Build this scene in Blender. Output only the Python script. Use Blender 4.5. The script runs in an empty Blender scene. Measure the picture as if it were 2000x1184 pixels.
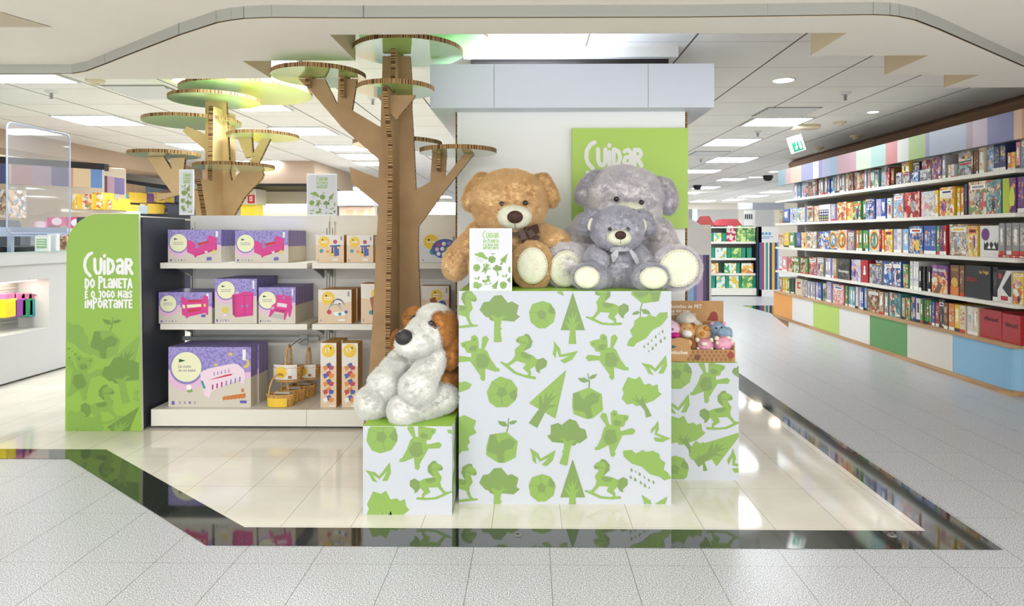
import bpy, bmesh, math, random
from mathutils import Vector, Matrix, Euler, noise
from mathutils.geometry import tessellate_polygon
random.seed(7)
R = math.radians
SC = bpy.context.scene
COL = SC.collection

# ------------------------------------------------------------------ camera, world, exposure, big lights
F = 1310.0; YAW = 0.012; CX = 1000 + 19.3; CY = 458.0; CAMH = 1.4
cam = bpy.data.cameras.new('camera'); camo = bpy.data.objects.new('camera', cam); COL.objects.link(camo)
camo.location = (0, 0, CAMH); camo.rotation_euler = (R(90), 0, YAW)
cam.sensor_width = 36; cam.lens = 36 * F / 2000
cam.shift_x = -19.3 / 2000; cam.shift_y = -(592 - CY) / 2000
cam.clip_start = 0.05; cam.clip_end = 200
SC.camera = camo
SC.view_settings.view_transform = 'Standard'; SC.view_settings.look = 'None'
SC.view_settings.gamma = 1; SC.view_settings.exposure = 1.25
SC.view_settings.use_curve_mapping = False
wd = bpy.data.worlds.new('store_ambience'); SC.world = wd; wd.use_nodes = True
wd.node_tree.nodes['Background'].inputs[0].default_value = (.955, .98, 1, 1)
wd.node_tree.nodes['Background'].inputs[1].default_value = 0.88
SC.cycles.max_bounces = 7; SC.cycles.diffuse_bounces = 4; SC.cycles.glossy_bounces = 4
SC.cycles.transparent_max_bounces = 8
SC.cycles.sample_clamp_indirect = 6
LIGHT_PANEL = 12.5      # strength of the ceiling panels
FRONT_LIGHT = 55.0     # watts of each row of lamps in the near ceiling, over the walkway behind the camera

def area_lamp(name, loc, sx, sy, w, rot=(0, 0, 0), col=(.97, .985, 1)):
    l = bpy.data.lights.new(name, 'AREA'); l.shape = 'RECTANGLE'; l.size = sx; l.size_y = sy; l.energy = w; l.color = col
    o = bpy.data.objects.new(name, l); COL.objects.link(o); o.location = loc; o.rotation_euler = rot
    return o
for xx in (-3.2, 0.0, 3.2):
    area_lamp('ceiling_lamp', (xx, -0.9, 2.54), 1.6, 0.6, FRONT_LIGHT)

SY, CYW = math.sin(YAW), math.cos(YAW)
def ray(px, py):
    u = (px - CX) / F; v = (CY - py) / F
    return Vector((-SY + u * CYW, CYW + u * SY, v))
def W(px, py, Y):                    # the point of the plane y = Y that the photo shows at (px, py)
    d = ray(px, py); t = Y / d.y
    return Vector((d.x * t, Y, CAMH + d.z * t))
def G(px, py, z=0.0):                # the point of the level z
    d = ray(px, py); t = (z - CAMH) / d.z
    return Vector((d.x * t, d.y * t, z))
def XP(px, X):                       # distance along the bookcase plane x = X
    d = ray(px, 458); return d.y * X / d.x

# ------------------------------------------------------------------ materials
MC = {}
def lin(c):
    c = c / 255.0
    return c / 12.92 if c <= .04045 else ((c + .055) / 1.055) ** 2.4
def rgb(t): return (lin(t[0]), lin(t[1]), lin(t[2]), 1)
def mat(name, c, rough=.5, spec=.5, emit=0, metal=0, ecol=None, coat=0, ior=None, alpha=None):
    if name in MC: return MC[name]
    m = bpy.data.materials.new(name); m.use_nodes = True; b = m.node_tree.nodes['Principled BSDF']
    b.inputs['Base Color'].default_value = rgb(c); b.inputs['Roughness'].default_value = rough
    b.inputs['Specular IOR Level'].default_value = spec; b.inputs['Metallic'].default_value = metal
    if ior: b.inputs['IOR'].default_value = ior
    if coat: b.inputs['Coat Weight'].default_value = coat
    if emit:
        b.inputs['Emission Color'].default_value = rgb(ecol or c); b.inputs['Emission Strength'].default_value = emit
    MC[name] = m
    return m
def nt(m): return m.node_tree, m.node_tree.nodes, m.node_tree.links, m.node_tree.nodes['Principled BSDF']
def vary(name, c1, c2, scale=8, rough=.6, detail=3, bump=0, stretch=(1, 1, 1), lo=.35, hi=.65, spec=.4, dist=.01):
    if name in MC: return MC[name]
    m = mat(name, c1, rough, spec); t, N, L, b = nt(m)
    tc = N.new('ShaderNodeTexCoord'); mp = N.new('ShaderNodeMapping'); mp.inputs['Scale'].default_value = stretch
    nz = N.new('ShaderNodeTexNoise'); nz.inputs['Scale'].default_value = scale; nz.inputs['Detail'].default_value = detail
    cr = N.new('ShaderNodeValToRGB'); cr.color_ramp.elements[0].color = rgb(c1); cr.color_ramp.elements[1].color = rgb(c2)
    cr.color_ramp.elements[0].position = lo; cr.color_ramp.elements[1].position = hi
    L.new(tc.outputs['Object'], mp.inputs[0]); L.new(mp.outputs[0], nz.inputs['Vector']); L.new(nz.outputs[0], cr.inputs[0]); L.new(cr.outputs[0], b.inputs['Base Color'])
    if bump:
        bp = N.new('ShaderNodeBump'); bp.inputs['Strength'].default_value = bump; bp.inputs['Distance'].default_value = dist
        L.new(nz.outputs[0], bp.inputs['Height']); L.new(bp.outputs[0], b.inputs['Normal'])
    return m
def art(name, cols, scale=14, rough=.28, pos=None):
    """printed picture: irregular patches of several inks, shifted per box"""
    if name in MC: return MC[name]
    m = mat(name, cols[0], rough, .5); t, N, L, b = nt(m)
    tc = N.new('ShaderNodeTexCoord'); oi = N.new('ShaderNodeObjectInfo'); ml = N.new('ShaderNodeMath'); ml.operation = 'MULTIPLY'; ml.inputs[1].default_value = 37
    ad = N.new('ShaderNodeVectorMath'); ad.operation = 'ADD'
    nz = N.new('ShaderNodeTexNoise'); nz.inputs['Scale'].default_value = scale * 1.2; nz.inputs['Detail'].default_value = 1.5
    sc_ = N.new('ShaderNodeVectorMath'); sc_.operation = 'SCALE'; sc_.inputs['Scale'].default_value = .09; ad2 = N.new('ShaderNodeVectorMath'); ad2.operation = 'ADD'
    vo = N.new('ShaderNodeTexVoronoi'); vo.inputs['Scale'].default_value = scale * 1.7
    sp = N.new('ShaderNodeSeparateColor')
    cr = N.new('ShaderNodeValToRGB'); cr.color_ramp.interpolation = 'CONSTANT'
    n = len(cols)
    while len(cr.color_ramp.elements) < n: cr.color_ramp.elements.new(.5)
    for i, c in enumerate(cols):
        cr.color_ramp.elements[i].position = 0 if i == 0 else .32 + .62 * (i - 1) / max(1, n - 1)
        cr.color_ramp.elements[i].color = rgb(tuple(.95 * q + .05 * 120 for q in c))
    L.new(oi.outputs['Random'], ml.inputs[0]); L.new(tc.outputs['Object'], ad.inputs[0]); L.new(ml.outputs[0], ad.inputs[1])
    L.new(ad.outputs[0], nz.inputs['Vector']); L.new(nz.outputs['Color'], sc_.inputs[0]); L.new(ad.outputs[0], ad2.inputs[0]); L.new(sc_.outputs[0], ad2.inputs[1])
    L.new(ad2.outputs[0], vo.inputs['Vector']); L.new(vo.outputs['Color'], sp.inputs[0]); L.new(sp.outputs[0], cr.inputs[0]); L.new(cr.outputs[0], b.inputs['Base Color'])
    return m
def tiles(name, c1, c2, grout, x0, dx, y0, dy, w, rough, nscale, lo, hi, spec=.5, detail=4, rough_line=.6, bigvar=None):
    """stone tiles with joints at x0 + k dx and y0 + k dy, w wide"""
    if name in MC: return MC[name]
    m = mat(name, c1, rough, spec); t, N, L, b = nt(m)
    tc = N.new('ShaderNodeTexCoord'); sp = N.new('ShaderNodeSeparateXYZ'); L.new(tc.outputs['Object'], sp.inputs[0])
    nz = N.new('ShaderNodeTexNoise'); nz.inputs['Scale'].default_value = nscale; nz.inputs['Detail'].default_value = detail
    L.new(tc.outputs['Object'], nz.inputs['Vector'])
    cr = N.new('ShaderNodeValToRGB'); cr.color_ramp.elements[0].color = rgb(c1); cr.color_ramp.elements[1].color = rgb(c2)
    cr.color_ramp.elements[0].position = lo; cr.color_ramp.elements[1].position = hi
    L.new(nz.outputs[0], cr.inputs[0])
    def line(sock, o, d, ww):
        a = N.new('ShaderNodeMath'); a.operation = 'SUBTRACT'; a.inputs[1].default_value = o - d * 400; L.new(sock, a.inputs[0])
        k = N.new('ShaderNodeMath'); k.operation = 'MODULO'; k.inputs[1].default_value = d; L.new(a.outputs[0], k.inputs[0])
        g = N.new('ShaderNodeMath'); g.operation = 'LESS_THAN'; g.inputs[1].default_value = ww; L.new(k.outputs[0], g.inputs[0])
        return g.outputs[0]
    l1 = line(sp.outputs[0], x0, dx, w); l2 = line(sp.outputs[1], y0, dy, w * 1.0)
    l2m = N.new('ShaderNodeMath'); l2m.operation = 'MULTIPLY'; l2m.inputs[1].default_value = rough_line; L.new(l2, l2m.inputs[0])
    mx = N.new('ShaderNodeMath'); mx.operation = 'MAXIMUM'; L.new(l1, mx.inputs[0]); L.new(l2m.outputs[0], mx.inputs[1])
    mc = N.new('ShaderNodeMix'); mc.data_type = 'RGBA'; mc.inputs[7].default_value = rgb(grout)
    L.new(mx.outputs[0], mc.inputs[0]); L.new(cr.outputs[0], mc.inputs[6])
    L.new(mc.outputs[2], b.inputs['Base Color'])
    return m
def edge_mat(name, axis):
    """cut edge of honeycomb cardboard: dark and light cells along the edge"""
    if name in MC: return MC[name]
    m = mat(name, (120, 84, 50), .8, .2); t, N, L, b = nt(m)
    tc = N.new('ShaderNodeTexCoord'); sp = N.new('ShaderNodeSeparateXYZ'); L.new(tc.outputs['Object'], sp.inputs[0])
    if axis == 'A':
        s = N.new('ShaderNodeMath'); s.operation = 'ARCTAN2'; L.new(sp.outputs[1], s.inputs[0]); L.new(sp.outputs[0], s.inputs[1]); so = s.outputs[0]; sc_ = 60
    else:
        so = sp.outputs['XYZ'.index(axis)]; sc_ = 190
    cb = N.new('ShaderNodeCombineXYZ'); L.new(so, cb.inputs[0])
    nz = N.new('ShaderNodeTexNoise'); nz.noise_dimensions = '3D'; nz.inputs['Scale'].default_value = sc_; nz.inputs['Detail'].default_value = 0
    L.new(cb.outputs[0], nz.inputs['Vector'])
    cr = N.new('ShaderNodeValToRGB'); cr.color_ramp.interpolation = 'CONSTANT'
    cr.color_ramp.elements[0].color = rgb((92, 62, 36)); cr.color_ramp.elements[1].color = rgb((196, 160, 110)); cr.color_ramp.elements[1].position = .52
    L.new(nz.outputs[0], cr.inputs[0]); L.new(cr.outputs[0], b.inputs['Base Color'])
    return m

WHITE = mat('white_laminate', (232, 230, 222), .35)
WHITEB = mat('box_white', (192, 196, 202), .45)
GREENTOP = mat('green_print_top', (160, 206, 70), .45)
MOL = mat('motif_light_green', (134, 166, 82), .45)
MOD = mat('motif_dark_green', (120, 146, 82), .45)
PG = mat('panel_green', (146, 186, 74), .4)
PGM = mat('panel_green_mid', (132, 170, 74), .4)
PGD = mat('panel_green_dark', (112, 146, 64), .4)
PGC = mat('poster_green', (182, 217, 100), .45)
TXT = mat('white_lettering', (240, 240, 236), .5)
TXTG = mat('green_lettering', (150, 192, 84), .5)
KRAFT = vary('kraft_cardboard', (160, 128, 90), (174, 142, 102), 5, .7, 4)
EDGEZ = edge_mat('cardboard_edge_z', 'Z'); EDGEA = edge_mat('cardboard_edge_round', 'A')
DARK = mat('charcoal_metal', (58, 62, 72), .45)
BLACK = mat('black_plastic', (24, 24, 26), .3)
GAP_SHADE = mat('gap_shade', (38, 32, 28), .8)  # solid near-black that stands for the shade inside gaps
GREY = mat('grey_metal', (120, 122, 120), .4, metal=.3)

# ------------------------------------------------------------------ mesh collector
class MB:
    def __init__(s): s.v = []; s.f = []; s.m = []; s.mats = []; s.k = 0; s.smooth = []
    def mi(s, m):
        if m not in s.mats: s.mats.append(m)
        return s.mats.index(m)
    def add(s, vs, fs, m, smooth=False):
        o = len(s.v); s.v += [Vector(v) for v in vs]; i = s.mi(m)
        for f in fs: s.f.append([o + a for a in f]); s.m.append(i); s.smooth.append(smooth)
    def box(s, a, b, m, faces=None):
        """axis box; faces: dict of face -> material for (x-,x+,y-,y+,z-,z+)"""
        x0, y0, z0 = [min(a[i], b[i]) for i in range(3)]; x1, y1, z1 = [max(a[i], b[i]) for i in range(3)]
        vs = [(x0, y0, z0), (x1, y0, z0), (x1, y1, z0), (x0, y1, z0), (x0, y0, z1), (x1, y0, z1), (x1, y1, z1), (x0, y1, z1)]
        fl = {'x-': (0, 4, 7, 3), 'x+': (1, 2, 6, 5), 'y-': (0, 1, 5, 4), 'y+': (2, 3, 7, 6), 'z-': (0, 3, 2, 1), 'z+': (4, 5, 6, 7)}
        for k, f in fl.items(): s.add([vs[i] for i in f], [(0, 1, 2, 3)], (faces or {}).get(k, m))
    def quad(s, ps, m): s.add(ps, [tuple(range(len(ps)))], m)
    def ngon(s, ps, m):
        ps = [Vector(p) for p in ps]
        tr = tessellate_polygon([ps])
        if not tr: return
        s.add(ps, [tuple(t) for t in tr], m)
    def prism(s, ps, d, m, side=None):
        """planar outline ps swept by vector d"""
        ps = [Vector(p) for p in ps]; d = Vector(d); n = len(ps)
        tr = tessellate_polygon([ps])
        s.add(ps, [tuple(t) for t in tr], m); s.add([p + d for p in ps], [tuple(reversed(t)) for t in tr], m)
        for i in range(n):
            j = (i + 1) % n; s.add([ps[i], ps[j], ps[j] + d, ps[i] + d], [(0, 1, 2, 3)], side or m)
    def lathe(s, c, prof, m, n=24, sx=1, sy=1, mats=None):
        """profile [(r,z)] turned about z through c"""
        c = Vector(c); o = []
        for r, z in prof:
            o.append([c + Vector((r * sx * math.cos(2 * math.pi * i / n), r * sy * math.sin(2 * math.pi * i / n), z)) for i in range(n)])
        for k in range(len(o) - 1):
            vs = o[k] + o[k + 1]
            s.add(vs, [(i, (i + 1) % n, n + (i + 1) % n, n + i) for i in range(n)], (mats[k] if mats else m), True)
    def tube(s, pts, r, m, n=8):
        pts = [Vector(p) for p in pts]; rings = []
        for i, p in enumerate(pts):
            t = (pts[min(i + 1, len(pts) - 1)] - pts[max(i - 1, 0)]).normalized()
            a = t.orthogonal().normalized() if i == 0 else (pa - t * pa.dot(t)).normalized()
            pa = a; b = t.cross(a); rr = r[i] if isinstance(r, (list, tuple)) else r
            rings.append([p + a * rr * math.cos(2 * math.pi * k / n) + b * rr * math.sin(2 * math.pi * k / n) for k in range(n)])
        for k in range(len(rings) - 1):
            s.add(rings[k] + rings[k + 1], [(i, (i + 1) % n, n + (i + 1) % n, n + i) for i in range(n)], m, True)
        s.add(rings[0], [tuple(range(n))], m); s.add(rings[-1], [tuple(reversed(range(n)))], m)
    def ell(s, c, r, m, n=20, k=12, rot=None):
        c = Vector(c); M = Euler(rot).to_matrix() if rot else None; vs = []
        for i in range(1, k):
            th = math.pi * i / k
            for j in range(n):
                p = Vector((r[0] * math.sin(th) * math.cos(2 * math.pi * j / n), r[1] * math.sin(th) * math.sin(2 * math.pi * j / n), r[2] * math.cos(th)))
                vs.append(c + (M @ p if M else p))
        for q in (r[2], -r[2]):
            p = Vector((0, 0, q)); vs.append(c + (M @ p if M else p))
        fs = []
        for i in range(k - 2):
            for j in range(n): fs.append((i * n + j, (i + 1) * n + j, (i + 1) * n + (j + 1) % n, i * n + (j + 1) % n))
        T, B = len(vs) - 2, len(vs) - 1
        for j in range(n):
            fs.append((T, j, (j + 1) % n)); fs.append((B, (k - 2) * n + (j + 1) % n, (k - 2) * n + j))
        s.add(vs, fs, m, True)
    def build(s, name, parent=None, origin=None, bevel=0):
        me = bpy.data.meshes.new(name)
        if origin is None:
            if parent is not None: origin = ORG[parent.name]
            else:
                xs = [v.x for v in s.v]; ys = [v.y for v in s.v]; zs = [v.z for v in s.v]
                origin = Vector(((min(xs) + max(xs)) / 2, (min(ys) + max(ys)) / 2, min(zs)))
        origin = Vector(origin)
        me.from_pydata([v - origin for v in s.v], [], s.f)
        for m in s.mats: me.materials.append(m)
        me.polygons.foreach_set('material_index', s.m); me.polygons.foreach_set('use_smooth', s.smooth)
        me.update()
        o = bpy.data.objects.new(name, me); COL.objects.link(o)
        if parent is not None: o.parent = parent; o.location = origin - ORG[parent.name]
        else: o.location = origin
        ORG[o.name] = origin
        if bevel:
            bm = bmesh.new(); bm.from_mesh(me); bmesh.ops.remove_doubles(bm, verts=bm.verts, dist=1e-6)
            bmesh.ops.recalc_face_normals(bm, faces=bm.faces); bm.to_mesh(me); bm.free()
            bv = o.modifiers.new('bevel', 'BEVEL'); bv.width = bevel; bv.segments = 2; bv.limit_method = 'ANGLE'
        return o
ORG = {}
def empty(name, loc, label=None, cat=None, group=None):
    o = bpy.data.objects.new(name, None); COL.objects.link(o); o.location = loc; o.empty_display_size = .1
    ORG[o.name] = Vector(loc); tag(o, label, cat, group); return o
def tag(o, label=None, cat=None, group=None, kind=None):
    if label: o['label'] = label
    if cat: o['category'] = cat
    if group: o['group'] = group
    if kind: o['kind'] = kind
    return o
def struct(mb, name, label=None):
    o = mb.build(name); o['kind'] = 'structure'
    o['label'] = label or name.replace('_', ' ') + ' of the shop'; o['category'] = name.split('_')[0]
    return o
def copy_thing(o, d, label=None, group=None):
    d = Vector(d)
    def cp(x, par):
        c = x.copy(); COL.objects.link(c)
        if par is not None: c.parent = par
        ORG[c.name] = ORG[x.name] + d
        for ch in list(x.children): cp(ch, c)
        return c
    c = cp(o, None); c.location = o.location + d
    if label: c['label'] = label
    if group: c['group'] = group
    return c

# ------------------------------------------------------------------ printed motifs (outlines in print units)
HORSE = [('L', [(322,765),(342,728),(388,705),(440,700),(470,745),(440,820),(428,858),(530,878),(580,905),(572,965),(525,1015),(480,970),(380,965),(320,1032),(298,1014),(340,960),(352,915),(335,860),(378,795),(335,785)]),
 ('L', [(480,968),(458,1020),(525,1060),(520,1080),(548,1080),(548,1040),(528,1015),(572,965)]),
 ('L', [(222,1018),(240,1005),(270,1018),(300,1010),(322,1034),(400,1072),(480,1080),(600,1072),(612,1092),(590,1100),(515,1104),(390,1095),(300,1055)]),
 ('D', [(388,705),(402,680),(440,688),(487,740),(485,800),(430,852),(425,835),(450,770),(440,720),(410,705)]),
 ('D', [(400,870),(415,862),(515,880),(508,912),(455,922),(408,905)]),
 ('D', [(580,900),(630,872),(675,895),(678,950),(625,1000),(632,1030),(600,1020),(570,975)]),
 ('D', [(322,765),(332,745),(372,768),(445,772),(440,780),(370,776),(335,785)])]
TREE = [('D', [(250,245),(290,165),(350,158),(405,95),(480,88),(548,170),(590,155),(662,195),(640,290),(675,315),(610,368),(485,355),(400,365),(360,350),(350,325),(315,318)]),
 ('L', [(400,580),(405,365),(390,335),(365,292),(405,310),(408,288),(418,310),(440,325),(465,325),(510,285),(500,310),(560,312),(500,325),(482,355),(468,430),(485,430),(480,450),(470,460),(485,578),(440,585)])]
BALL = [('L', [(912,150),(1003,180),(1052,280),(1030,375),(945,438),(865,438),(790,375),(770,270),(805,185)]),
 ('D', [(903,240),(955,275),(935,340),(875,340),(855,272)]),
 ('D', [(1000,195),(1040,235),(1050,285),(1010,290),(965,265),(985,205)]),
 ('D', [(900,240),(888,170),(892,168),(905,240)]), ('D', [(855,270),(775,272),(775,268),(855,265)]),
 ('D', [(875,340),(835,385),(838,388),(879,342)]), ('D', [(935,340),(975,395),(979,392),(938,337)])]
PINE = [('D', [(0,-200),(129,200),(-129,200)]),
 ('L', [(-45,345),(-30,200),(-60,150),(-85,95),(-50,118),(-22,150),(-55,50),(-15,85),(-5,0),(10,80),(50,-5),(30,80),(20,130),(90,92),(40,150),(28,200),(37,345)])]
PINE2 = [('L', PINE[0][1]), ('D', PINE[1][1])]
BEAR = [('L', [(278,580),(320,565),(385,550),(390,510),(425,495),(460,525),(470,630),(400,690),(340,680),(325,640),(290,620)]),
 ('L', [(390,690),(440,640),(520,640),(555,665),(600,760),(540,850),(440,860),(375,770),(390,720)]),
 ('L', [(495,640),(505,520),(545,502),(575,540),(525,645)]), ('L', [(235,745),(265,715),(390,730),(385,772),(260,782)]),
 ('L', [(440,860),(535,840),(535,965),(510,983),(480,950),(490,930)]), ('L', [(545,850),(600,760),(660,845),(682,845),(688,878),(640,880)]),
 ('D', [(445,700),(530,690),(580,760),(550,835),(490,848),(440,820)]), ('D', [(372,625),(415,600),(450,615),(440,660),(385,668),(368,650)]),
 ('D', [(405,535),(430,525),(440,550),(420,558)]), ('D', [(302,595),(325,588),(330,605),(312,612)])]
CLOUD = [('L', [(668,622),(690,560),(730,525),(700,460),(745,410),(745,365),(800,320),(875,320),(895,295),(975,318),(1010,275),(1095,268),(1098,325),(1030,410),(940,455),(870,545),(775,590),(740,632)])]
DROPS = [(1045,470,1),(1008,495,.6),(972,525,1),(930,565,.7),(892,600,.85),(850,628,.9),(900,675,.6),(940,645,1.1),(975,610,.9),(1025,570,1.1),(1065,540,.9)]
LEAVES = [('L', [(820,800),(925,822),(968,862),(966,890),(900,850),(950,932),(895,912),(868,855)]), ('L', [(968,862),(1080,718),(1092,830),(1055,912),(1000,915),(1048,815),(966,900)])]
GLOBE = [('L', [(358,425),(535,400),(652,495),(630,665),(515,722),(450,722),(322,640),(322,555)]),
 ('D', [(358,425),(425,420),(430,470),(460,520),(480,490),(560,455),(630,500),(600,570),(520,590),(505,640),(515,690),(500,722),(450,712),(435,640),(330,600),(335,560),(350,500)]),
 ('D', [(528,402),(545,350),(552,250),(560,250),(558,350),(542,402)]), ('D', [(440,280),(520,290),(550,335),(500,340),(465,320)]), ('D', [(560,295),(600,278),(650,278),(620,312),(575,320)])]
BUSH = [('L', [(680,950),(755,975),(805,945),(850,1030),(910,1018),(940,1045),(990,1025),(1000,1100),(1035,1130),(945,1200),(850,1235),(800,1250),(765,1255),(730,1225),(670,1240),(640,1200),(615,1180),(640,1120),(620,1075)]),
 ('D', [(712,1165),(775,1190),(745,1120),(800,1195),(850,1140),(835,1190),(885,1175),(850,1215),(895,1290),(930,1360),(870,1378),(855,1300),(800,1235)])]
CEN = {'horse': (450,890), 'tree': (462,335), 'ball': (910,295), 'pine': (0,0), 'pine2': (0,0), 'bear': (465,740), 'cloud': (880,470), 'leaves': (957,825), 'globe': (487,560), 'bush': (820,1150)}
SHP = {'horse': HORSE, 'tree': TREE, 'ball': BALL, 'pine': PINE, 'pine2': PINE2, 'bear': BEAR, 'cloud': CLOUD, 'leaves': LEAVES, 'globe': GLOBE, 'bush': BUSH}
def clip(poly, x0, x1, y0, y1):
    for ax, lim, sg in ((0, x0, 1), (0, x1, -1), (1, y0, 1), (1, y1, -1)):
        out = []
        for i in range(len(poly)):
            a, b = poly[i - 1], poly[i]; da = (a[ax] - lim) * sg; db = (b[ax] - lim) * sg
            if (da >= 0) != (db >= 0):
                t = da / (da - db); out.append((a[0] + t * (b[0] - a[0]), a[1] + t * (b[1] - a[1])))
            if db >= 0: out.append(b)
        poly = out
        if len(poly) < 3: return None
    return poly
def motif(mb, kind, cx, cy, rect, f, rot=0, s=1.0, flip=False, ml=None, md=None, unit=5.381):
    """print a motif centred at (cx,cy) inside rect through mapping f(x, y, layer)"""
    ml = ml or MOL; md = md or MOD; c0 = CEN[kind]; a = R(rot); shp = list(SHP[kind])
    if kind == 'cloud': shp += [('D', [(dx + q[0] * k * .75, dy + q[1] * k * .75) for q in ((0,-30),(14,8),(9,24),(-9,24),(-14,8))]) for dx, dy, k in DROPS]
    mb.k += 1
    for li, (c, ps) in enumerate(shp):
        li = li * .5 + mb.k * .27
        out = []
        for x, y in ps:
            x = (x - c0[0]) / unit * s; y = (y - c0[1]) / unit * s
            if flip: x = -x
            out.append((cx + x * math.cos(a) - y * math.sin(a), cy + x * math.sin(a) + y * math.cos(a)))
        out = clip(out, *rect)
        if out and len(out) >= 3: mb.ngon([f(x, y, li + 1) for x, y in out], ml if c == 'L' else md)
def front(Y):                       # mapping of photo coordinates to a front face at y = Y
    return lambda x, y, k=1: W(x, y, Y) + Vector((0, -.0006 - .00025 * k, 0))

# cut-paper lettering -------------------------------------------------
FONT = {
 'C': (.52, [[(.52,1.02),(.3,.93),(.1,.68),(.05,.38),(.16,.1),(.42,-.12)]]), 'u': (.45, [[(.02,.72),(.04,.2),(.16,.02),(.33,.02),(.43,.2),(.43,.72)]]),
 'i': (.08, [[(.04,0),(.04,.6)], [(.04,.86),(.05,.9)]]), 'D': (.42, [[(.04,0),(.04,.72),(.3,.62),(.4,.36),(.3,.1),(.04,0)]]),
 'a': (.42, [[(.06,.62),(.25,.7),(.4,.58),(.4,0)], [(.4,.36),(.14,.38),(.03,.18),(.14,.02),(.4,.12)]]),
 'R': (.42, [[(.04,0),(.04,.7),(.3,.68),(.4,.52),(.3,.38),(.04,.34)], [(.18,.36),(.42,0)]]),
 'O': (.44, [[(.2,.02),(.04,.2),(.04,.5),(.2,.68),(.38,.5),(.4,.2),(.2,.02)]]), 'P': (.4, [[(.04,-.1),(.04,.9),(.3,.85),(.38,.66),(.28,.48),(.04,.44)]]),
 'L': (.3, [[(.04,.72),(.04,.02),(.3,.02)]]), 'N': (.42, [[(.04,0),(.04,.7),(.38,.02),(.38,.72)]]), 'E': (.32, [[(.3,.7),(.04,.7),(.04,.02),(.3,.02)], [(.04,.36),(.26,.36)]]),
 'T': (.4, [[(0,.7),(.4,.7)], [(.2,.7),(.2,0)]]), 'A': (.42, [[(.02,0),(.2,.72),(.4,0)], [(.1,.25),(.32,.25)]]), 'É': (.32, [[(.3,.66),(.04,.66),(.04,.02),(.3,.02)], [(.04,.34),(.26,.34)], [(.12,.86),(.26,.98)]]),
 'J': (.36, [[(.3,.66),(.3,-.1),(.15,-.2),(.02,-.08)], [(.1,.66),(.34,.66)]]), 'G': (.42, [[(.38,.6),(.2,.7),(.04,.5),(.04,.2),(.2,.02),(.38,.14),(.38,.34),(.24,.34)]]),
 'M': (.5, [[(.04,0),(.06,.7),(.25,.25),(.44,.7),(.46,0)]]), 'S': (.34, [[(.32,.62),(.18,.7),(.05,.56),(.12,.4),(.28,.3),(.3,.12),(.16,.02),(.02,.1)]]), ' ': (.16, [])}
def lettering(mb, txt, x0, x1, yt, yb, f, m, th=.13, layer=3):
    tot = sum(FONT[c][0] + .16 for c in txt) - .16
    sx = (x1 - x0) / tot; h = (yb - yt) / .75; cur = x0; t = th * h / 2; lay = layer
    for c in txt:
        w, st = FONT[c]
        for pl in st:
            P = [(cur + a * sx, yb - b * h) for a, b in pl]
            for i in range(len(P)):
                mb.ngon([f(P[i][0] + t * math.cos(k * math.pi / 4 + .4), P[i][1] + t * math.sin(k * math.pi / 4 + .4), lay) for k in range(8)], m); lay += .02
                if i:
                    a, b = P[i - 1], P[i]; L_ = math.hypot(b[0] - a[0], b[1] - a[1]) or 1; nx, ny = -(b[1] - a[1]) / L_ * t, (b[0] - a[0]) / L_ * t
                    mb.quad([f(a[0] + nx, a[1] + ny, lay), f(b[0] + nx, b[1] + ny, lay), f(b[0] - nx, b[1] - ny, lay), f(a[0] - nx, a[1] - ny, lay)], m); lay += .02
        cur += (w + .16) * sx
def slogan(mb, x0, x1, y0, y1, f, m, rows=4, th=.15):
    H = y1 - y0
    L = [('CuiDaR', 0, .32), ('DO PLaNETA', .42, .60), ('É O JOGO MaiS', .66, .80), ('iMPORTaNTE', .84, 1.0)]
    for i, (t, a, b) in enumerate(L[:rows]):
        lettering(mb, t, x0 + (0 if i == 0 else .03 * (x1 - x0)), x1, y0 + a * H + (.02 * H if i == 0 else 0), y0 + b * H, f, m, th * (1.1 if i == 0 else 1.15), 3 + i)

def text_mesh(s, size=1, bold=.0):
    cu = bpy.data.curves.new('t', 'FONT'); cu.body = s; cu.size = size; cu.offset = bold; cu.resolution_u = 2
    o = bpy.data.objects.new('t', cu); COL.objects.link(o)
    dg = bpy.context.evaluated_depsgraph_get(); me = bpy.data.meshes.new_from_object(o.evaluated_get(dg))
    vs = [v.co.copy() for v in me.vertices]; fs = [tuple(p.vertices) for p in me.polygons]
    bpy.data.objects.remove(o); bpy.data.curves.remove(cu); bpy.data.meshes.remove(me)
    return vs, fs
TM = {}
def text(mb, s, p, U, V, width, m, height=None, off=(0, 0, 0), bold=.01):
    """text with lower left corner p, running along unit U, up V, fitted to width"""
    if (s, bold) not in TM: TM[(s, bold)] = text_mesh(s, 1, bold)
    vs, fs = TM[(s, bold)]
    if not vs: return
    x0 = min(v.x for v in vs); x1 = max(v.x for v in vs); y0 = min(v.y for v in vs); y1 = max(v.y for v in vs)
    kx = width / (x1 - x0); ky = height / (y1 - y0) if height else kx
    U = Vector(U); V = Vector(V); p = Vector(p) + Vector(off)
    mb.add([p + U * (v.x - x0) * kx + V * (v.y - y0) * ky for v in vs], fs, m)
def ftext(mb, s, x0, yb, x1, f, m, h=None, bold=.01, k=4):
    a = f(x0, yb, k); b = f(x1, yb, k); wdt = (b - a).length
    hh = (f(x0, yb - h, k) - a).length if h else None
    text(mb, s, a, (1, 0, 0), (0, 0, 1), wdt, m, hh, bold=bold)

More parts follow.
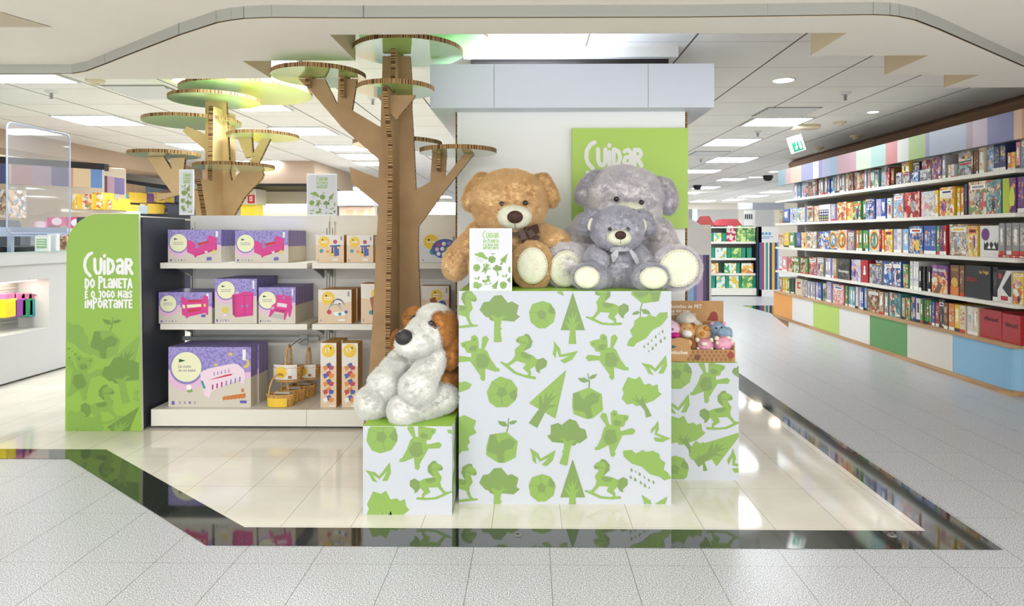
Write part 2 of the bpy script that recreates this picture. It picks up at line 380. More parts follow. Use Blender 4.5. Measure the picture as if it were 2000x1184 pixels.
# ================================================================== SETTING
GRAN = tiles('granite_tiles', (134, 134, 136), (228, 228, 230), (120, 118, 114), W(1072, 1067, 3.015).x, .3375, G(1000, 1104).y, .50, .0035, .30, 210, .42, .60, spec=.35, detail=2)
BEIG = tiles('beige_marble_tiles', (222, 216, 200), (236, 231, 218), (176, 166, 146), G(1091, 1032).x, .3365, G(1000, 1004).y, .50, .0035, .06, 2.5, .35, .7)
BAND = vary('black_granite', (24, 28, 26), (84, 90, 78), 130, .05, 3, lo=.45, hi=.75, spec=.9)
BAND.node_tree.nodes['Principled BSDF'].inputs['IOR'].default_value = 1.75
mb = MB(); mb.quad([(-16, -3, 0), (16, -3, 0), (16, 36, 0), (-16, 36, 0)], GRAN); struct(mb, 'floor', 'speckled light grey granite tile floor')
o_l = [G(-400, 897), G(136.5, 896.3), G(399, 1069.6), G(1300, 1071), G(1972, 1083), G(1576.5, 820), G(1443.5, 729)]
i_l = [G(-400, 878), G(210, 877), G(476, 1032.5), G(1300, 1035), G(1818, 1045), G(1524, 820), G(1443.5, 762)]
yf_o = G(1000, 1069.5).y; yf_i = G(1000, 1033.5).y
o_l[2].y = o_l[3].y = o_l[4].y = yf_o; i_l[2].y = i_l[3].y = i_l[4].y = yf_i
o_l[0].y = o_l[1].y = G(100, 897).y; i_l[0].y = i_l[1].y = G(100, 878).y
def ext(a, b, y): t = (y - a.y) / (b.y - a.y); return a + (b - a) * t
o_l.append(ext(o_l[4], o_l[6], 9.5)); i_l.append(ext(i_l[4], i_l[6], 9.5))
up = Vector((0, 0, .0012))
mb = MB()
mb.ngon([p + up for p in i_l] + [Vector((-16, 9.5, .0012)), Vector((-16, i_l[0].y, .0012))], BEIG)
struct(mb, 'floor_inlay', 'beige polished marble floor under the display')
mb = MB()
for i in range(len(o_l) - 1):
    z = Vector((0, 0, .0018)); mb.quad([o_l[i] + z, o_l[i + 1] + z, i_l[i + 1] + z, i_l[i] + z], BAND)
struct(mb, 'floor_band', 'polished black granite band around the beige floor')
a = G(1450, 598); b = G(1520, 598); mb = MB()
mb.quad([Vector((p.x, p.y, .0018)) for p in (G(1450, 597), G(1505, 612), G(1540, 640), G(1540, 597))], BAND); struct(mb, 'floor_band', 'small black granite corner of floor by the end of the bookcase')
# floor socket covers set in the black band
for px, py, lb in ((1011, 1045.5, 'small round steel floor cap in the black band before the big cube'), (1742, 1047, 'small oval steel floor cap in the black band at the far right corner')):
    c = G(px, py); mb = MB(); mb.lathe((c.x, c.y, .002), [(0, .003), (.009, .003), (.018, .004), (.021, 0)], GREY, 20, mats=[BLACK, GREY, GREY]); tag(mb.build('floor_cap'), lb, 'floor cap')

HC = 2.8; HS = 2.5; HN = 2.565
CEILM = tiles('ceiling_tiles', (244, 240, 230), (249, 246, 238), (96, 88, 76), 1.16 - .75, .755, 4.0, .755, .015, .7, 1.5, .3, .7, rough_line=.35)
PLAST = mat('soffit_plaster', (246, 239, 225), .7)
mb = MB(); mb.quad([(-16, 2.0, HC), (-16, 36, HC), (5.04, 36, HC), (5.04, 2.0, HC)], CEILM); mb.quad([(5.04, 11.5, HC), (5.04, 36, HC), (16, 36, HC), (16, 11.5, HC)], CEILM); struct(mb, 'ceiling', 'pale tiled ceiling of the shop')
strip = [(-700, 146), (0, 145), (100, 144.5), (142, 145), (170, 140), (205, 127), (248, 110), (355, 69), (426, 46), (455, 41), (479, 38), (532, 36), (700, 37), (1340, 35.5), (1538, 33), (1640, 31.5), (1703, 30.7), (1735, 32), (1752, 34), (1785, 41), (1830, 58), (2000, 132), (2300, 262)]
S = [G(x, y, HS) for x, y in strip]
S[1].y = S[2].y = S[0].y = S[3].y
back = [(2300, 173), (1838, 173), (1935, 146), (1720, 150), (1810, 110), (1582, 110), (1662, 62), (643, 67), (690, 117), (470, 117), (528, 152), (165, 152)]
Bk = [G(x, y, HS) for x, y in back]
def sety(ids, y):
    for i in ids: Bk[i].y = y
Bk[0].y = Bk[1].y = 5.06; Bk[2].y = Bk[3].y = 4.66; Bk[4].y = Bk[5].y = 4.15; Bk[6].y = Bk[7].y = 3.68; Bk[8].y = Bk[9].y = 4.23; Bk[10].y = Bk[11].y = 4.71
Bk[2].x = Bk[1].x; Bk[4].x = Bk[3].x; Bk[6].x = Bk[5].x; Bk[8].x = Bk[7].x; Bk[10].x = Bk[9].x
Sx = [p for p in S if p.x > Bk[11].x - .02 and p.x < Bk[0].x + .6]
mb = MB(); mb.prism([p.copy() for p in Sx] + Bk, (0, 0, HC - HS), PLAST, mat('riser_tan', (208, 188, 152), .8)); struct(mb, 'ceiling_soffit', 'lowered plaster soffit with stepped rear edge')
nc = [Vector((p.x, p.y, HN)) for p in S]
mb = MB(); mb.prism(nc + [Vector((7, S[-1].y, HN)), Vector((7, -3, HN)), Vector((-9, -3, HN)), Vector((-9, S[0].y, HN))], (0, 0, .235), PLAST); struct(mb, 'ceiling_front', 'smooth plaster ceiling over the walkway')
STRIP = mat('brushed_strip', (186, 186, 178), .32, metal=.55)
mb = MB()
for i in range(len(S) - 1):
    a, b = S[i], S[i + 1]; t = (b - a).normalized(); n = Vector((t.y, -t.x, 0)) * .012
    mb.quad([a + n + Vector((0, 0, .004)), b + n + Vector((0, 0, .004)), Vector((b.x, b.y, HN + .001)) + n, Vector((a.x, a.y, HN + .001)) + n], STRIP)
    mb.quad([a + n + Vector((0, 0, .004)), b + n + Vector((0, 0, .004)), b + Vector((0, 0, .004)), a + Vector((0, 0, .004))], GAP_SHADE)  # shadow line under the strip, drawn as a dark face
for x, y in ((208, 126), (352, 70), (711, 37), (1498, 34)):
    p = G(x, y, HS); mb.box((p.x - .002, p.y - .016, HS + .004), (p.x + .002, p.y - .01, HN), GREY)
so = mb.build('trim_ceiling_strip'); so['kind'] = 'structure'; so['label'] = 'curved brushed metal strip along the ceiling edge'; so['category'] = 'trim'
# recess in the near ceiling, top left
mb = MB(); mb.ngon([Vector((p.x, p.y, HN - .003)) for p in (G(-60, 5, HN), G(100, 52, HN), G(-60, 52, HN))], mat('tan_plaster', (214, 200, 174), .8)); struct(mb, 'ceiling_recess', 'tan triangular panel in the near ceiling at the upper left')

# walls ---------------------------------------------------------------
WALLB = mat('beige_wall', (228, 220, 204), .7)
COVE = mat('brown_cove', (136, 106, 82), .6)
mb = MB(); mb.box((5.04, 3.2, 0), (5.3, 12.7, HC), mat('brown_wall', (62, 50, 42), .7)); struct(mb, 'wall_right', 'dark brown wall behind the bookcase')
mb = MB()
prof = [(5.04, 2.8), (5.0, 2.8), (4.94, 2.785), (4.88, 2.74), (4.87, 2.70), (4.90, 2.65), (4.96, 2.61), (5.04, 2.60)]
mb.prism([(x, 3.4, z) for x, z in prof], (0, 9.3, 0), COVE)
o = struct(mb, 'trim_cove', 'rounded brown cove where the ceiling meets the right wall'); o['category'] = 'trim'
mb = MB(); mb.box((-16, 30, 0), (16, 30.2, HC), WALLB); struct(mb, 'wall_back', 'pale far wall of the shop')
mb = MB(); mb.box((-9.2, 5, 0), (-9.0, 30, HC), WALLB); struct(mb, 'wall_left', 'beige far left wall of the shop')
mb = MB(); mb.box((-7.6, 5, 2.55), (-7.0, 15.5, HC), mat('tan_bulkhead', (196, 172, 148), .7)); struct(mb, 'wall_bulkhead', 'tan bulkhead above the far left shelves')

# pillar with its bulkhead -------------------------------------------
YC = 4.6
a = W(893, 700, YC); b = W(1338, 700, YC); zt = W(1000, 216, YC).z
mb = MB(); mb.box((a.x, YC, 0), (b.x, YC + 1.15, zt + .02), mat('pillar_panel', (250, 250, 248), .45), {'x-': EDGEZ, 'x+': EDGEZ})
mb.box((a.x - .012, YC + .003, 0), (a.x + .0, YC + .05, zt), EDGEZ); mb.box((b.x, YC + .003, 0), (b.x + .016, YC + .05, zt), EDGEZ)
struct(mb, 'wall_pillar', 'white clad pillar behind the bears with honeycomb cardboard edges')
YB = 4.45; a = W(840, 211, YB); b = W(1395, 124, YB)
GB = mat('bulkhead_grey', (220, 225, 238), .4)
mb = MB(); mb.box((a.x, YB, a.z), (b.x, YB + 1.7, b.z), GB)
for px in (965, 1266): p = W(px, 160, YB); mb.box((p.x - .0015, YB - .0008, a.z), (p.x + .0015, YB, b.z), GREY)
o = struct(mb, 'wall_pillar_header', 'grey boxed header around the pillar just under the ceiling')
mb = MB(); a = W(905, 112, 5.0); b = W(1325, 112, 5.0); mb.box((a.x, 5.0, a.z), (b.x, 5.06, HC), WHITE); mb.box((a.x + .05, 5.06, a.z - .08), (b.x - .06, 5.9, a.z + .02), GAP_SHADE)  # second box paints the darkness above the header as a solid
o = struct(mb, 'trim_header_rail', 'pale rail on the ceiling behind the pillar header'); o['category'] = 'trim'

# ceiling lights -----------------------------------------------------
LP = mat('lit_diffuser', (240, 247, 255), .5, emit=LIGHT_PANEL); LW = mat('lit_warm', (255, 240, 214), .5, emit=10)
LF = mat('light_frame', (226, 226, 222), .5)
def panel(x0, x1, yn, yf, label, z=None):
    z = z or HC; a = G(x0, yn, z); b = G(x1, yn, z); Yf = G(x0, yf, z).y
    r = empty('ceiling_light', ((a.x + b.x) / 2, (a.y + Yf) / 2, z), label, 'ceiling light', 'square ceiling light panels')
    m = MB(); m.box((a.x, a.y, z - .012), (b.x, Yf, z - .004), LP); m.build('diffuser', r)
    m = MB(); e = .02
    for p, q in (((a.x - e, a.y - e), (b.x + e, a.y)), ((a.x - e, Yf), (b.x + e, Yf + e)), ((a.x - e, a.y), (a.x, Yf)), ((b.x, a.y), (b.x + e, Yf))):
        m.box((p[0], p[1], z - .016), (q[0], q[1], z - .001), LF)
    m.build('frame', r); return r
PN = [(-60, 108, 144, 159, 'above the left end of the counter, cut by the picture edge'), (100, 222, 225, 243, 'behind the shelves, nearest to the clear screen'), (322, 400, 279, 291, 'just behind the trunk of the rear cardboard tree'),
 (391, 573, 112, 168, 'partly hidden by the left leaf disc of the front tree'), (440, 543, 200, 214, 'beside the rear tree crown'), (525, 633, 248, 262, 'between the two cardboard trees, nearest one'),
 (615, 720, 283, 293, 'left of the front tree trunk, second back between the trees'), (658, 752, 300, 310, 'left of the front tree trunk, third back between the trees'), (690, 775, 315, 322, 'left of the front tree trunk, fourth back between the trees'),
 (458, 545, 313, 321, 'over the right branch of the rear tree'), (548, 612, 335, 342, 'above the small white sign on the shelf unit'), (655, 700, 353, 359, 'just left of the front trunk, right of the small sign'), (666, 712, 365, 370, 'farthest panel left of the front trunk'),
 (236, 300, 345, 350, 'above the far left yellow toys'), (-10, 60, 285, 292, 'upper one behind the clear screen'), (50, 140, 299, 308, 'lower one behind the clear screen'),
 (1478, 1587, 229, 244, 'nearest in the row over the right aisle'), (1398, 1487, 270, 283, 'second in the row over the right aisle'), (1402, 1482, 306, 316, 'third in the row over the right aisle'),
 (1345, 1409, 331, 337, 'right beside the green poster edge'), (1412, 1458, 348, 352, 'fifth back over the right aisle'), (1363, 1408, 364, 368, 'sixth back over the right aisle'), (1340, 1370, 375, 378, 'beside the green poster, lower edge'),
 (1504, 1548, 372, 376, 'above the far end of the bookcase'), (1457, 1502, 381, 384, 'above the far wall by the bookcase end'), (1426, 1460, 388, 391, 'low over the far right aisle'), (1362, 1398, 391, 394, 'over the far green toy shelves'), (1340, 1385, 398, 400.5, 'farthest over the right aisle'),
 (930, 1122, 64, 98, 'large one in front of the pillar header'), (846, 875, 382, 386, 'tiny far one left of the pillar, upper'), (850, 888, 395, 398, 'tiny far one left of the pillar, middle'), (844, 890, 405, 407, 'tiny far one left of the pillar, lower')]
for p in PN: panel(*p[:4], 'square ceiling light panel ' + p[4])
def downlight(px, py, z, r, label, warm=True):
    c = G(px, py, z); e = empty('downlight', (c.x, c.y, z), label, 'ceiling light')
    m = MB(); m.lathe((c.x, c.y, z - .006), [(0, 0), (r, 0), (r, .004)], LW if warm else LP, 24); m.build('lamp', e)
    m = MB(); m.lathe((c.x, c.y, z - .01), [(r, .002), (r * 1.15, 0), (r * 1.2, .01)], LF, 24); m.build('ring', e)
downlight(361, 157, HC, .10, 'round recessed ceiling lamp above the rear tree')
downlight(1530, 156, HC, .09, 'bright round spot lamp nearest in the ceiling over the right aisle'); downlight(1705, 218, HC, .06, 'small round spot lamp in the ceiling before the bookcase')
downlight(229, 330, 2.547, .10, 'round lamp under the tan bulkhead at the left'); downlight(495, 349, HC, .16, 'small round lamp above the yellow lit corner'); downlight(575, 363, HC, .2, 'small round lamp left of the small sign top')
downlight(1514, 335, HC, .13, 'round lamp near the far end of the striped fascia'); downlight(1475, 346, HC, .16, 'round lamp left of the far end of the striped fascia')
for px in (-900, 2600):
    pass
def sprinkler(px, py, label, r=.045):
    c = G(px, py, HC); e = empty('sprinkler', (c.x, c.y, HC), label, 'sprinkler', 'ceiling sprinklers')
    m = MB(); m.lathe((c.x, c.y, HC), [(0, -.02), (r, -.016), (r * 1.25, -.002)], LF, 20); m.build('escutcheon', e)
    m = MB(); m.lathe((c.x, c.y, HC), [(0, -.075), (.018, -.073), (.018, -.068), (.006, -.066), (.006, -.02)], GREY, 12)
    m.tube([(c.x - .014, c.y, HC - .02), (c.x - .016, c.y, HC - .045), (c.x, c.y, HC - .066)], .003, GREY, 6); m.tube([(c.x + .014, c.y, HC - .02), (c.x + .016, c.y, HC - .045), (c.x, c.y, HC - .066)], .003, GREY, 6); m.build('head', e)
sprinkler(1651, 181, 'ceiling sprinkler nearest in front of the bookcase'); sprinkler(100, 178, 'ceiling sprinkler above the clear screen'); sprinkler(728, 190, 'ceiling sprinkler between the front tree discs')
sprinkler(1480, 256, 'ceiling sprinkler between the two nearest aisle light panels'); sprinkler(1369, 309, 'ceiling sprinkler right of the green poster')
for px, py, lb in ((1640, 238, 'cream round smoke detector nearest over the bookcase'), (1672, 265, 'cream round smoke detector closest to the brown cove'), (1600, 288, 'cream round smoke detector beside the exit sign'), (186, 156, 'white round smoke detector above the counter')):
    c = G(px, py, HC); m = MB(); m.lathe((c.x, c.y, HC), [(0, -.05), (.03, -.05), (.04, -.03), (.075, -.02), (.08, 0)], mat('cream_plastic', (222, 208, 176), .5), 20); tag(m.build('smoke_detector'), lb, 'smoke detector')
# air vents
for px, py, lb in ((1535, 218, 'square air vent in the ceiling behind the nearest aisle light'), (290, 178, 'square air vent in the ceiling left of the rear tree'), (1385, 299, 'square air vent in the ceiling right of the poster')):
    c = G(px, py, HC); e = empty('ceiling_vent', (c.x, c.y, HC), lb, 'vent'); m = MB(); m.box((c.x - .3, c.y - .28, HC - .006), (c.x + .3, c.y + .28, HC - .001), mat('vent_shadow', (150, 150, 146), .6)); m.build('backing', e)
    for k in range(5):
        m = MB(); y = c.y - .24 + k * .12; m.prism([(c.x - .28, y, HC - .006), (c.x - .28, y + .05, HC - .022), (c.x - .28, y + .054, HC - .018), (c.x - .28, y + .006, HC - .006)], (.56, 0, 0), LF); m.build('slat', e)
# exit sign
p = W(1557, 283, 8.6); e = empty('exit_sign', (p.x, p.y, HC), 'green running man exit sign hanging tilted over the right aisle', 'exit sign')
m = MB(); m.box((p.x - .02, 8.55, HC - .05), (p.x + .28, 8.75, HC), mat('cream_plastic', (222, 208, 176), .5)); m.build('mount', e)
def rotp(v, c, a): d = v - c; return c + Vector((d.x * math.cos(a) - d.z * math.sin(a), d.y, d.x * math.sin(a) + d.z * math.cos(a)))
m = MB(); c = p; q = [rotp(c + Vector((x, 0, z)), c, R(18)) for x, z in ((-.08, -.09), (.09, -.09), (.09, .12), (-.08, .12))]
m.prism(q, (0, .07, 0), WHITE); m.build('housing', e)
m = MB(); q = [rotp(c + Vector((x, -.002, z)), c, R(18)) for x, z in ((-.065, -.08), (.065, -.08), (.065, .04), (-.065, .04))]; m.ngon(q, mat('exit_green', (20, 120, 84), .4))
for pts in ([(-.04,-.05),(-.02,-.06),(0,-.02),(-.01,.0),(-.03,-.02)], [(-.015,.005),(.0,.015),(-.01,.03),(-.025,.02)], [(.02,-.06),(.05,-.06),(.05,.03),(.02,.03)]):
    m.ngon([rotp(c + Vector((x, -.004, z)), c, R(18)) for x, z in pts], TXT)
m.build('sign_face', e)
for px, py, lb in ((1362, 362, 'dark dome security camera low right of the poster'), (1500, 343, 'dark dome security camera near the far fascia end')):
    c = G(px, py, HC); m = MB(); m.lathe((c.x, c.y, HC), [(0, -.14), (.08, -.12), (.12, -.05), (.12, 0)], BLACK, 16); tag(m.build('security_camera'), lb, 'camera')

# ================================================================== PRINTED CUBES
def cube(x0, x1, yt, yb, Y, depth, label, motifs, right_edge=None):
    a = W(x0, yb, Y); b = W(x1, yt, Y); a.z = 0
    m = MB(); m.box((a.x, Y, 0), (b.x, Y + depth, b.z), WHITEB, {'z+': GREENTOP}); f = front(Y); rect = (x0 + .3, x1 - .3, yt + .3, W_py(0.002, Y))
    for mo in motifs: motif(m, mo[0], mo[1], mo[2], rect, f, *mo[3:])
    # print carried round onto the right side
    if right_edge:
        for (k, yy, zz, s) in right_edge:
            fs = lambda x, y, l=1, X=b.x: Vector((X + .0006 + .00025 * l, Y + (x) , (y)))
            motif(m, k, yy, zz, (0.002, depth, .002, b.z), fs, 180, s / 360.0, unit=1)
    return tag(m.build('display_cube'), label, 'display cube')
def W_py(z, Y): return CY - (z - CAMH) * F / Y * 1.0
BIG = [('tree', 976, 622.3), ('ball', 1059, 614.8), ('pine', 1118.7, 608), ('horse', 1185.5, 596), ('cloud', 1263.5, 647.3), ('globe', 1263, 563.7, 180, .98), ('horse', 901.5, 601.5, 18, 1, True), ('horse', 901.5, 941, 18, 1, True),
 ('bear', 934.6, 699.8), ('bear', 1186.4, 697.5), ('horse', 1026, 694, 14, 1.06), ('leaves', 1098.5, 686, 40, 1.0), ('leaves', 1277.8, 713.3), ('ball', 981, 767, 36, 1.13), ('pine2', 1082.5, 762.5, 30.5, 1.25),
 ('globe', 1147.6, 788, -12, 1.0), ('globe', 980.5, 874), ('bush', 1252.4, 773.7), ('bush', 893, 848, 90, 1), ('leaves', 1056.7, 889, 22), ('tree', 1106, 863, 12, .98, True), ('bear', 1198.5, 847, -10, 1, True), ('leaves', 1288, 843, 72, .85),
 ('cloud', 1265, 912, -10, 1.05, True), ('tree', 975.5, 959.6), ('ball', 1058.6, 953), ('pine', 1118.5, 934.3), ('horse', 1183.6, 935.4), ('leaves', 1274.7, 980, 22), ('cloud', 873, 762, 30, .9), ('leaves', 1098, 560, 120, .6)]
YBIG = 3.48
cube(896, 1311, 569, 985, YBIG, 1.08, 'largest white cube printed with green toys and trees, carrying the bears', BIG)
SML = [('ball', 746, 854, 20, 1.17), ('bear', 819.7, 872, -6, 1.02, True), ('leaves', 738.6, 923), ('horse', 842, 938, 0, .98, True), ('bush', 757, 1000, 0, 1.08), ('pine', 890, 1030, 55, .9), ('cloud', 895, 850, 60, .5)]
YSM = 3.34
cube(709, 883, 833, 1008, YSM, .44, 'small white cube printed with green motifs under the plush dog', SML, [('horse', .1, .18, .3), ('bush', .28, .36, .3)])
RGT = [('ball', 1322.8, 730.5, 0, 1.1), ('bear', 1385.5, 745, -4, .95, True), ('horse', 1408, 801, 0, .98, True), ('leaves', 1322, 789.5), ('bush', 1338, 850, 0, 1), ('pine2', 1418, 866, 55, 1.1), ('bush', 1372, 890, 10, .7), ('ball', 1319, 917, 0, 1), ('leaves', 1440, 900, 60, 1), ('tree', 1449, 735, 0, .5)]
YRT = 3.83
cube(1250, 1443, 709, 937, YRT, .5, 'white cube with green print at the right carrying the plush tray', RGT)

# ================================================================== GREEN POSTER, GREEN END PANEL, SIGNS
YP = 4.55
a = W(1117, 446, YP); b = W(1344, 250, YP); m = MB(); m.box((a.x, YP, a.z), (b.x, YP + .045, b.z), PGC)
slogan(m, 1143, 1253, 288, 400, front(YP), TXT, th=.165)
tag(m.build('poster_board'), 'square lime green board with white hand lettering on the pillar behind the grey bears', 'poster')
YG = 4.73
def gp(x, y): return W(x, y, YG)
out = [(127, 846)] + [(130, 470)]
for k in range(0, 11):
    t = math.pi / 2 * k / 10; out.append((130 + 66 * (1 - math.cos(t)), 484 - 66 * math.sin(t)))
out += [(271, 418), (277, 846)]
P = [gp(x, y) for x, y in out]; P[0].z = P[-1].z = .003
m = MB(); m.prism(P, (0, .022, 0), PG, WHITE); f = front(YG); rc = (131, 271.5, 425, 842.5)
for mo in (('cloud', 140, 662, 75, 1.0), ('globe', 205, 673, 4, .95), ('pine2', 258, 682, 30, .95), ('tree', 241, 742, -12, 1.0), ('horse', 200, 790, 0, 1.0, True), ('bush', 163, 840, 0, 1.05), ('pine', 249, 822, 40, .95), ('leaves', 270, 772, 100, .5)):
    motif(m, mo[0], mo[1], mo[2], rc, f, *mo[3:], **dict(ml=PGM, md=PGD))
motif(m, 'bear', 160, 738, rc, f, -20, 1.0, True, PGM, PGD)
slogan(m, 164, 258, 503, 601, f, TXT, th=.145)
tag(m.build('green_sign'), 'tall green end panel with rounded corner and white hand lettering', 'sign panel')
def sign(x0, x1, yt, yb, Y, label, mot, tx=None, skew=0):
    a = W(x0, yb, Y); b = W(x1, yt, Y); e = empty('sign_card', ((a.x + b.x) / 2, Y, a.z), label, 'sign')
    m = MB(); m.box((a.x, Y, a.z), (b.x, Y + .012, b.z), mat('acrylic_edge', (226, 232, 232), .15)); m.build('holder', e)
    m = MB(); fr = front(Y - .0005); m.quad([fr(x0 + 2, yb - 3, 0), fr(x1 - 2, yb - 3, 0), fr(x1 - 2, yt + 3, 0), fr(x0 + 2, yt + 3, 0)], mat('card_white', (212, 213, 218), .4))
    rc = (x0 + 3, x1 - 3, yt + 4, yb - 4)
    for mo in mot: motif(m, mo[0], mo[1], mo[2], rc, fr, *mo[3:])
    if tx: slogan(m, *tx, fr, TXTG, th=.1)
    m.build('print', e); return e
def signmots(x0, y0, w, s, q_=.56):
    """the card's motifs laid out in a card w wide"""
    k = w / 83.0
    L = [('cloud', 22, 18, 60, .5), ('globe', 44, 24, 0, .42), ('pine2', 70, 20, 32, .48), ('ball', 14, 40, 0, .48), ('bear', 32, 42, -6, .42, True), ('tree', 55, 45, -8, .42), ('ball', 82, 44, 0, .48), ('leaves', 14, 60, 0, .4), ('horse', 35, 64, 0, .42, True), ('leaves', 68, 55, 0, .4), ('bush', 16, 76, 0, .42), ('pine', 52, 72, 30, .42), ('ball', 66, 74, 0, .48), ('tree', 82, 68, 0, .4)]
    return [(q[0], x0 + q[1] * k, y0 + q[2] * k, q[3], q[4] * k * q_) + tuple(q[5:]) for q in L]
sign(917, 1000, 446, 568.5, 3.49, 'white printed card standing on the big cube before the tan bear', signmots(917, 483, 83, 1), (943, 974, 454, 487))
e = sign(599, 658, 339, 422, 5.0, 'small white printed card standing on the shelf unit between the trees', signmots(599, 368, 59, 1), (618, 640, 346, 368))
e = sign(350, 378, 331, 420, 5.03, 'narrow angled white printed card on the shelf unit in front of the rear tree', [('leaves', 358, 363, 0, .2), ('pine2', 369, 366, 20, .19), ('globe', 360, 377, 0, .18), ('horse', 370, 383, 0, .16), ('ball', 357, 392, 0, .18), ('tree', 368, 399, 0, .17), ('bear', 358, 408, 0, .16), ('leaves', 371, 413, 0, .18)], (358, 372, 339, 358))

# ================================================================== CARDBOARD TREES
DISCG = mat('disc_green', (172, 216, 116), .12, spec=1.0, coat=1.0, ior=1.7)
DISCV = mat('disc_green_lit', (150, 216, 112), .4)  # green of light coming through the disc, put into a matte colour
def disc(parent, px, py, Y, rpx, name='leaf_disc', z=None, dm=None):
    dm = dm or DISCG
    c = W(px, py, Y); r = rpx * Y / F; c.z = z if z else c.z
    m = MB(); t = .028
    m.lathe(c, [(0, 0), (r, 0), (r, t), (0, t)], dm, 56, mats=[dm, EDGEA, dm])
    o = m.build(name, parent, origin=c)
    for p in o.data.polygons: p.use_smooth = False
    return o
YT = 4.3
Z2 = lambda L_, o=500, sc=2.466: [(o + x / sc, y / sc) for x, y in L_]
outl = Z2([(610, 270), (742, 270), (752, 400), (750, 520), (762, 720), (770, 915), (838, 875), (848, 742), (918, 742), (910, 857), (1000, 742), (1050, 742), (905, 925), (783, 1090), (780, 1184)])
outl += [(819, 560), (823, 700), (829, 822), (829, 838), (708, 838), (712, 815), (720, 740), (728, 620), (735, 480)]
outl += Z2([(590, 985), (560, 962), (463, 885), (450, 805), (590, 858), (592, 770), (410, 610), (265, 440), (203, 380), (330, 380), (392, 505), (397, 380), (486, 380), (462, 530), (600, 612)])
P = [W(x, y, YT) for x, y in outl]
for p in P:
    if p.z < .25 and p.z < .12: p.z = .003
tr = empty('cardboard_tree', (W(770, 800, YT).x, YT, 0), 'tall brown cardboard tree with green leaf discs behind the plush dog', 'cardboard tree')
m = MB(); m.prism(P, (0, .03, 0), KRAFT, EDGEZ); m.build('trunk_panel', tr)
xc = W(776, 600, YT).x; zt = W(776, 106, YT).z
m = MB(); prof = [(3.98, .003), (4.02, 1.0), (4.08, 1.75), (4.08, 1.95), (3.98, 2.13), (3.93, 2.27), (4.12, 2.27), (4.16, 2.16), (4.17, zt), (4.45, zt), (4.5, 1.9), (4.72, 2.02), (4.8, 2.02), (4.52, 1.7), (4.56, 1.0), (4.64, .003)]
m.prism([(xc - .014, y, z) for y, z in prof], (.028, 0, 0), KRAFT, EDGEZ); m.build('cross_panel', tr)
m = MB(); P = [W(x, y, 4.02) for x, y in Z2([(585, 458), (768, 458), (760, 475), (700, 545), (678, 578), (640, 535), (592, 475)])]; m.prism(P, (0, .02, 0), KRAFT, EDGEZ); m.build('bracket_panel', tr)
for px, yt_, yb_ in ((606, 150, 172), (673, 150, 192), (859, 300, 335)):
    m = MB(); p = W(px, yb_, YT - .0); q = W(px, yt_, YT); m.box((p.x - .012, YT - .06, p.z), (p.x + .012, YT + .09, q.z), KRAFT, {'y-': EDGEZ}); m.build('cross_tab', tr)
disc(tr, 798, 105, 4.28, 106, z=zt); disc(tr, 773, 176, 4.1, 75, z=2.275); disc(tr, 623, 152, YT, 90); disc(tr, 895, 300, YT, 75); disc(tr, 777, 281, 4.72, 86, z=2.025); disc(tr, 830, 83, 4.5, 125, z=2.70, dm=DISCV)
YR = 5.9
rt = empty('cardboard_tree', (W(425, 600, YR).x, YR, 0), 'smaller pale brown cardboard tree with green discs standing behind the shelf unit', 'cardboard tree')
KR2 = vary('kraft_cardboard_lit', (206, 172, 126), (218, 186, 140), 5, .7, 4)  # paler copy of the kraft, with the brighter light on this tree painted in
Z1 = lambda L_: [(x / 2.819, y / 2.819) for x, y in L_]
outl = Z1([(1130, 555), (1245, 560), (1262, 900), (1262, 940), (1275, 1000), (1330, 935), (1400, 860), (1352, 870), (1305, 755), (1385, 755), (1392, 845), (1440, 765), (1487, 765), (1420, 905), (1450, 960), (1440, 985), (1350, 1080), (1290, 1184)])
outl += [(456, 470), (460, 700), (378, 700), (382, 418), (379, 400)] + Z1([(1070, 1100), (1065, 1045), (1130, 1060), (1130, 830), (1005, 722), (1030, 695), (1130, 740)])
P = [W(x, y, YR) for x, y in outl]
for p in P:
    if p.z < .5: p.z = .003
m = MB(); m.prism(P, (0, .035, 0), KR2, EDGEZ); m.build('trunk_panel', rt)
P = [W(x, y, YR - .3) for x, y in Z1([(810, 862), (900, 862), (945, 935), (935, 870), (1018, 868), (1008, 955), (985, 1000), (1000, 1070), (870, 1105), (868, 1070), (945, 1060), (870, 960)])]
m = MB(); m.prism(P, (0, .03, 0), KR2, EDGEZ); m.build('branch_panel', rt)
xc = W(431, 500, YR).x
m = MB(); m.prism([(xc - .02, y, z) for y, z in [(5.6, .003), (5.62, 1.5), (5.5, 1.86), (5.7, 1.86), (5.72, 2.5), (6.15, 2.5), (6.2, .003)]], (.04, 0, 0), KR2, EDGEZ); m.build('cross_panel', rt)
DISCG = mat('disc_green_pale', (196, 216, 160), .15, coat=.4)
disc(rt, 420, 194, YR, 84, z=W(420, 198, YR).z); disc(rt, 483, 183, 6.3, 122); disc(rt, 376, 241, 6.0, 89); disc(rt, 514, 269, YR, 67); disc(rt, 321, 305, 5.6, 65); disc(rt, 458, 329, 5.6, 75)
for px, a_, b_ in ((1010, 880, 950), (1385, 755, 800)):
    pass

